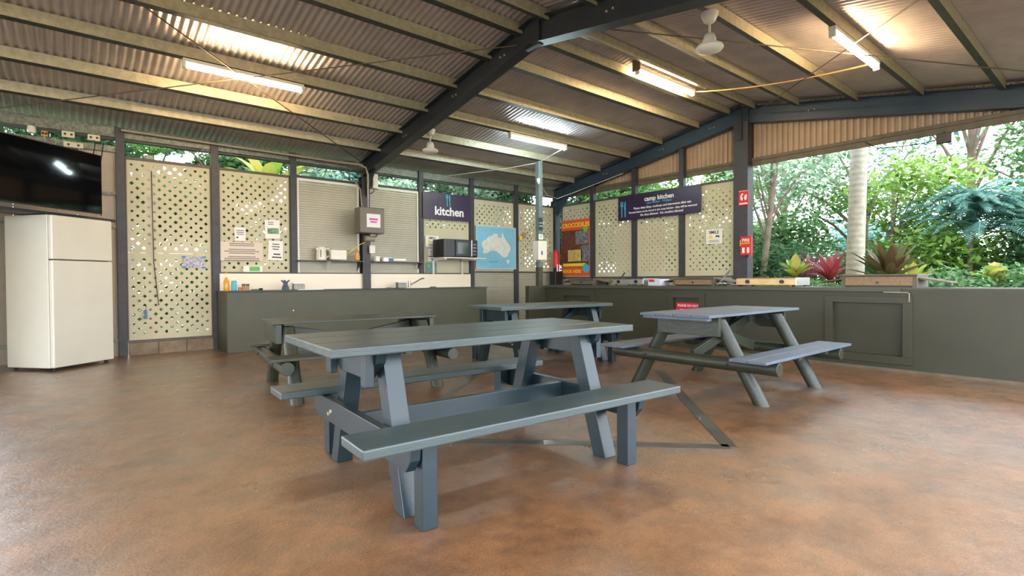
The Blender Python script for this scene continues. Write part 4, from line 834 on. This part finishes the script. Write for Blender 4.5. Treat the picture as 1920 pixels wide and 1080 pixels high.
for i, (az, L_) in enumerate(((-.75, 1.3), (.5, 1.2), (-1.4, 1.1), (1.6, 1.2), (2.6, 1.1), (-2.5, 1.1), (3.4, 1.2))): frond(q, (0, 0, .5), az, L_, 1.25, 2.1, .22, 30, .012)
obj('fronds', q, 'lf_palm', t_, recalc=False); obj('trunk', MB().cyl((0, 0, 0), (0, 0, .52), .1, .08), 'bark', t_)
hedge('low yellow green ground cover behind the brass coloured cooktop', [(10.1, 4.4, .75, .45, .5, .3), (10.6, 3.9, .7, .5, .5, .3)], 1500, 'lf_lime', 30, .06, 'ground_cover')
hedge('low pale ground cover between the red cordyline and the cooktop', [(10.0, 3.75, .7, .4, .35, .3), (10.3, 3.45, .65, .4, .4, .3)], 1300, 'lf_mid', 31, .06, 'ground_cover')
hedge('leafy ground cover right of the bromeliad', [(11.2, 2.1, .75, .7, .6, .45), (11.8, 1.4, .8, .7, .6, .45), (12.2, .9, .8, .8, .6, .5)], 2600, 'lf_mid', 32, .08, 'ground_cover')
hedge('dense dark shrubbery low behind the cordylines', [(13.2, 5.2, 1.0, 1.2, 1.0, .9), (13.5, 6.4, 1.1, 1.2, 1.1, 1.0), (14.2, 4.2, .9, 1.2, 1.0, .8)], 4200, 'lf_dark', 33, .1)
hedge('dense green shrubbery low on the right', [(15.4, 2.6, 1.0, 1.3, 1.3, 1.0), (16.0, 1.4, 1.1, 1.3, 1.2, 1.1), (15.6, .4, 1.1, 1.3, 1.2, 1.1)], 4600, 'lf_mid', 34, .1)
hedge('bushy dark green shrubs at the far right edge', [(14.2, 1.1, 1.2, .9, .8, 1.1), (14.0, .3, 1.2, .9, .8, 1.2), (15, 1.2, 2.2, .9, .9, 1.0)], 4000, 'lf_dark', 35, .09)
# feathery blue green tree
t_ = thing('feathery_tree', 'feathery blue green umbrella tree at the right of the opening', 'tree', (14.2, 2.3, -.13))
obj('trunk', MB().tube([(0, 0, 0), (.03, .02, 1.1), (0, 0, 2.2), (.05, -.05, 2.7)], .06, 10, .035), 'bark', t_, smooth=True)
r_ = random.Random(11); q = MB()
for k, (zc, Ls, ne) in enumerate(((2.7, 1.25, 26), (2.4, 1.55, 32), (2.1, 1.6, 26), (2.6, .9, 20))):
    for i in range(ne): frond(q, (r_.uniform(-.25, .25), r_.uniform(-.25, .25), zc + r_.uniform(-.15, .15)), r_.random() * 6.28, Ls * (.7 + .4 * r_.random()), .3 + .4 * r_.random(), 1.3, .13, 30, .02)
obj('fronds', q, 'lf_blue', t_, recalc=False)
T = [ # label, x, y, h, crown, mat, n, size, trunk, lean
 ('lime green leafy tree between the ringed palm and the blue green tree', 15.2, 3.9, 3.9, 1.7, 'lf_lime', 3400, .12, .07, (0, 0)),
 ('tall mid green tree directly behind the ringed palm', 16.8, 5.0, 7.2, 2.3, 'lf_mid', 1900, .12, .16, (0, 0)),
 ('slender leaning tree trunk beside the gable column', 12.6, 5.95, 6.5, 1.7, 'lf_pale', 1700, .12, .085, (-.03, -.11)),
 ('open branched tree seen left of the ringed palm', 17.5, 7.4, 6.4, 2.6, 'lf_pale', 1500, .12, .13, (0, 0)),
 ('dark green bushy tree at mid height left of the ringed palm', 15.5, 6.3, 2.6, 1.3, 'lf_mid', 2200, .12, .07, (0, 0)),
 ('tall tree with blue green leaves in the upper right of the opening', 18.5, 3.0, 7.6, 2.3, 'lf_blue', 1500, .12, .14, (0, 0)),
 ('tree with a pale leaning trunk at the right edge of the opening', 19.0, 1.4, 7.0, 2.2, 'lf_mid', 1400, .12, .13, (.02, -.06)),
 ('pale green tree at the far right edge of the view', 17.0, .2, 5.0, 2.0, 'lf_mid', 3200, .12, .1, (0, 0)),
 ('broad green tree far behind the opening on the left', 24, 12.0, 3.8, 2.4, 'lf_mid', 3000, .2, .2, (0, 0)),
 ('broad blue green tree far behind the opening in the middle', 27, 7.0, 3.6, 2.4, 'lf_blue', 2800, .2, .2, (0, 0)),
 ('broad green tree far behind the opening on the right', 28, 1.8, 4.0, 2.4, 'lf_pale', 2800, .2, .2, (0, 0)),
 ('leafy tree behind the lattice panel with the camera notice', 12.4, 7.4, 4.2, 1.2, 'lf_lime', 3600, .11, .07, (0, 0)),
 ('leafy tree behind the camp kitchen sign', 12.6, 9.2, 4.6, 1.6, 'lf_mid', 6500, .12, .08, (0, 0)),
 ('leafy tree behind the crocodile poster', 12.2, 11.2, 4.6, 1.6, 'lf_dark', 6000, .12, .08, (0, 0)),
 ('dark tree outside the corner behind the slim post', 10.2, 11.8, 4.6, 1.6, 'lf_dark', 6500, .12, .08, (0, 0)),
 ('green tree outside behind the map', 8.2, 12.6, 4.8, 1.5, 'lf_pale', 6500, .12, .08, (0, 0)),
 ('pale trunked tree outside behind the kitchen sign', 6.4, 12.0, 4.8, 1.5, 'lf_pale', 5500, .12, .09, (0, 0)),
 ('green tree outside behind the right roller shutter', 5.0, 12.2, 4.8, 1.5, 'lf_pale', 3000, .12, .08, (0, 0)),
 ('blue green tree outside behind the left roller shutter', 3.7, 12.2, 4.8, 1.4, 'lf_blue', 4200, .12, .08, (0, 0)),
 ('lime green tree outside behind the notice lattice', 2.4, 11.6, 4.2, 1.2, 'lf_mid', 4600, .12, .08, (0, 0)),
 ('loose green tree outside behind the tall lattice panel', 1.2, 12.6, 4.6, 1.3, 'lf_pale', 4600, .12, .08, (0, 0)),
 ('dark tree outside behind the television corner', -.6, 12.2, 4.8, 1.6, 'lf_dark', 3600, .12, .08, (0, 0)),
]
for i, (lb, x, y, h, c_, m_, n_, s_, tr_, ln) in enumerate(T): tree(lb, x, y, h, c_, m_, 100 + i, n_, s_, tr_, ln, nb=12, low=.3 if h < 6 else .42)
# banana-like plant and palm fronds in the strip above the kitchen wall panels
t_ = thing('fan_palm', 'palm fronds seen above the lattice and camp kitchen sign', 'palm', (10.4, 6.3, -.13)); q = MB()
for i in range(11): frond(q, (0, 0, 2.6), i * .6, 1.8, .9, 1.6, .35, 26, .016)
obj('fronds', q, 'lf_palm', t_, recalc=False); obj('trunk', MB().cyl((0, 0, 0), (0, 0, 2.6), .09, .07), 'bark', t_)
rosette('broad-leaved plant with orange tinged leaves above the notice lattice', 2.7, 10.1, 2.5, 12, 1.1, .25, 'lime', 21, .9, 'banana_plant', .1, .35)
t_ = thing('slender_palm', 'palm crown seen through the gap above the tall lattice', 'palm', (1.0, 10.9, -.13)); q = MB()
for i in range(10): frond(q, (0, 0, 3.3), i * .66, 1.5, .8, 1.6, .3, 26, .016)
obj('fronds', q, 'lf_palm', t_, recalc=False); obj('trunk', MB().cyl((0, 0, 0), (0, 0, 3.3), .09, .07), 'bark', t_)
hedge('bushy shrub outside behind the tall lattice panel', [(1.2, 11.2, .7, 1.0, .5, .8), (.2, 11.3, .8, .8, .5, .8), (2.2, 11.3, .7, .8, .5, .8)], 2600, 'lf_mid', 41, .09)
hedge('bushy shrub outside behind the right half of the kitchen wall', [(7.2, 11.0, .8, 1.2, .5, .9), (8.8, 11.1, .8, 1.0, .5, .9)], 2600, 'lf_mid', 42, .09)
# neighbouring fence glimpsed through the lattice under the camp kitchen sign
tag(obj('timber_screen', MB().box(10.2, 10.24, 6.9, 8.3, .6, 2.3), mat('tan_screen', (176, 140, 96), .7, var=.1)), 'tan timber screen glimpsed through the lattice under the camp kitchen sign', 'screen')
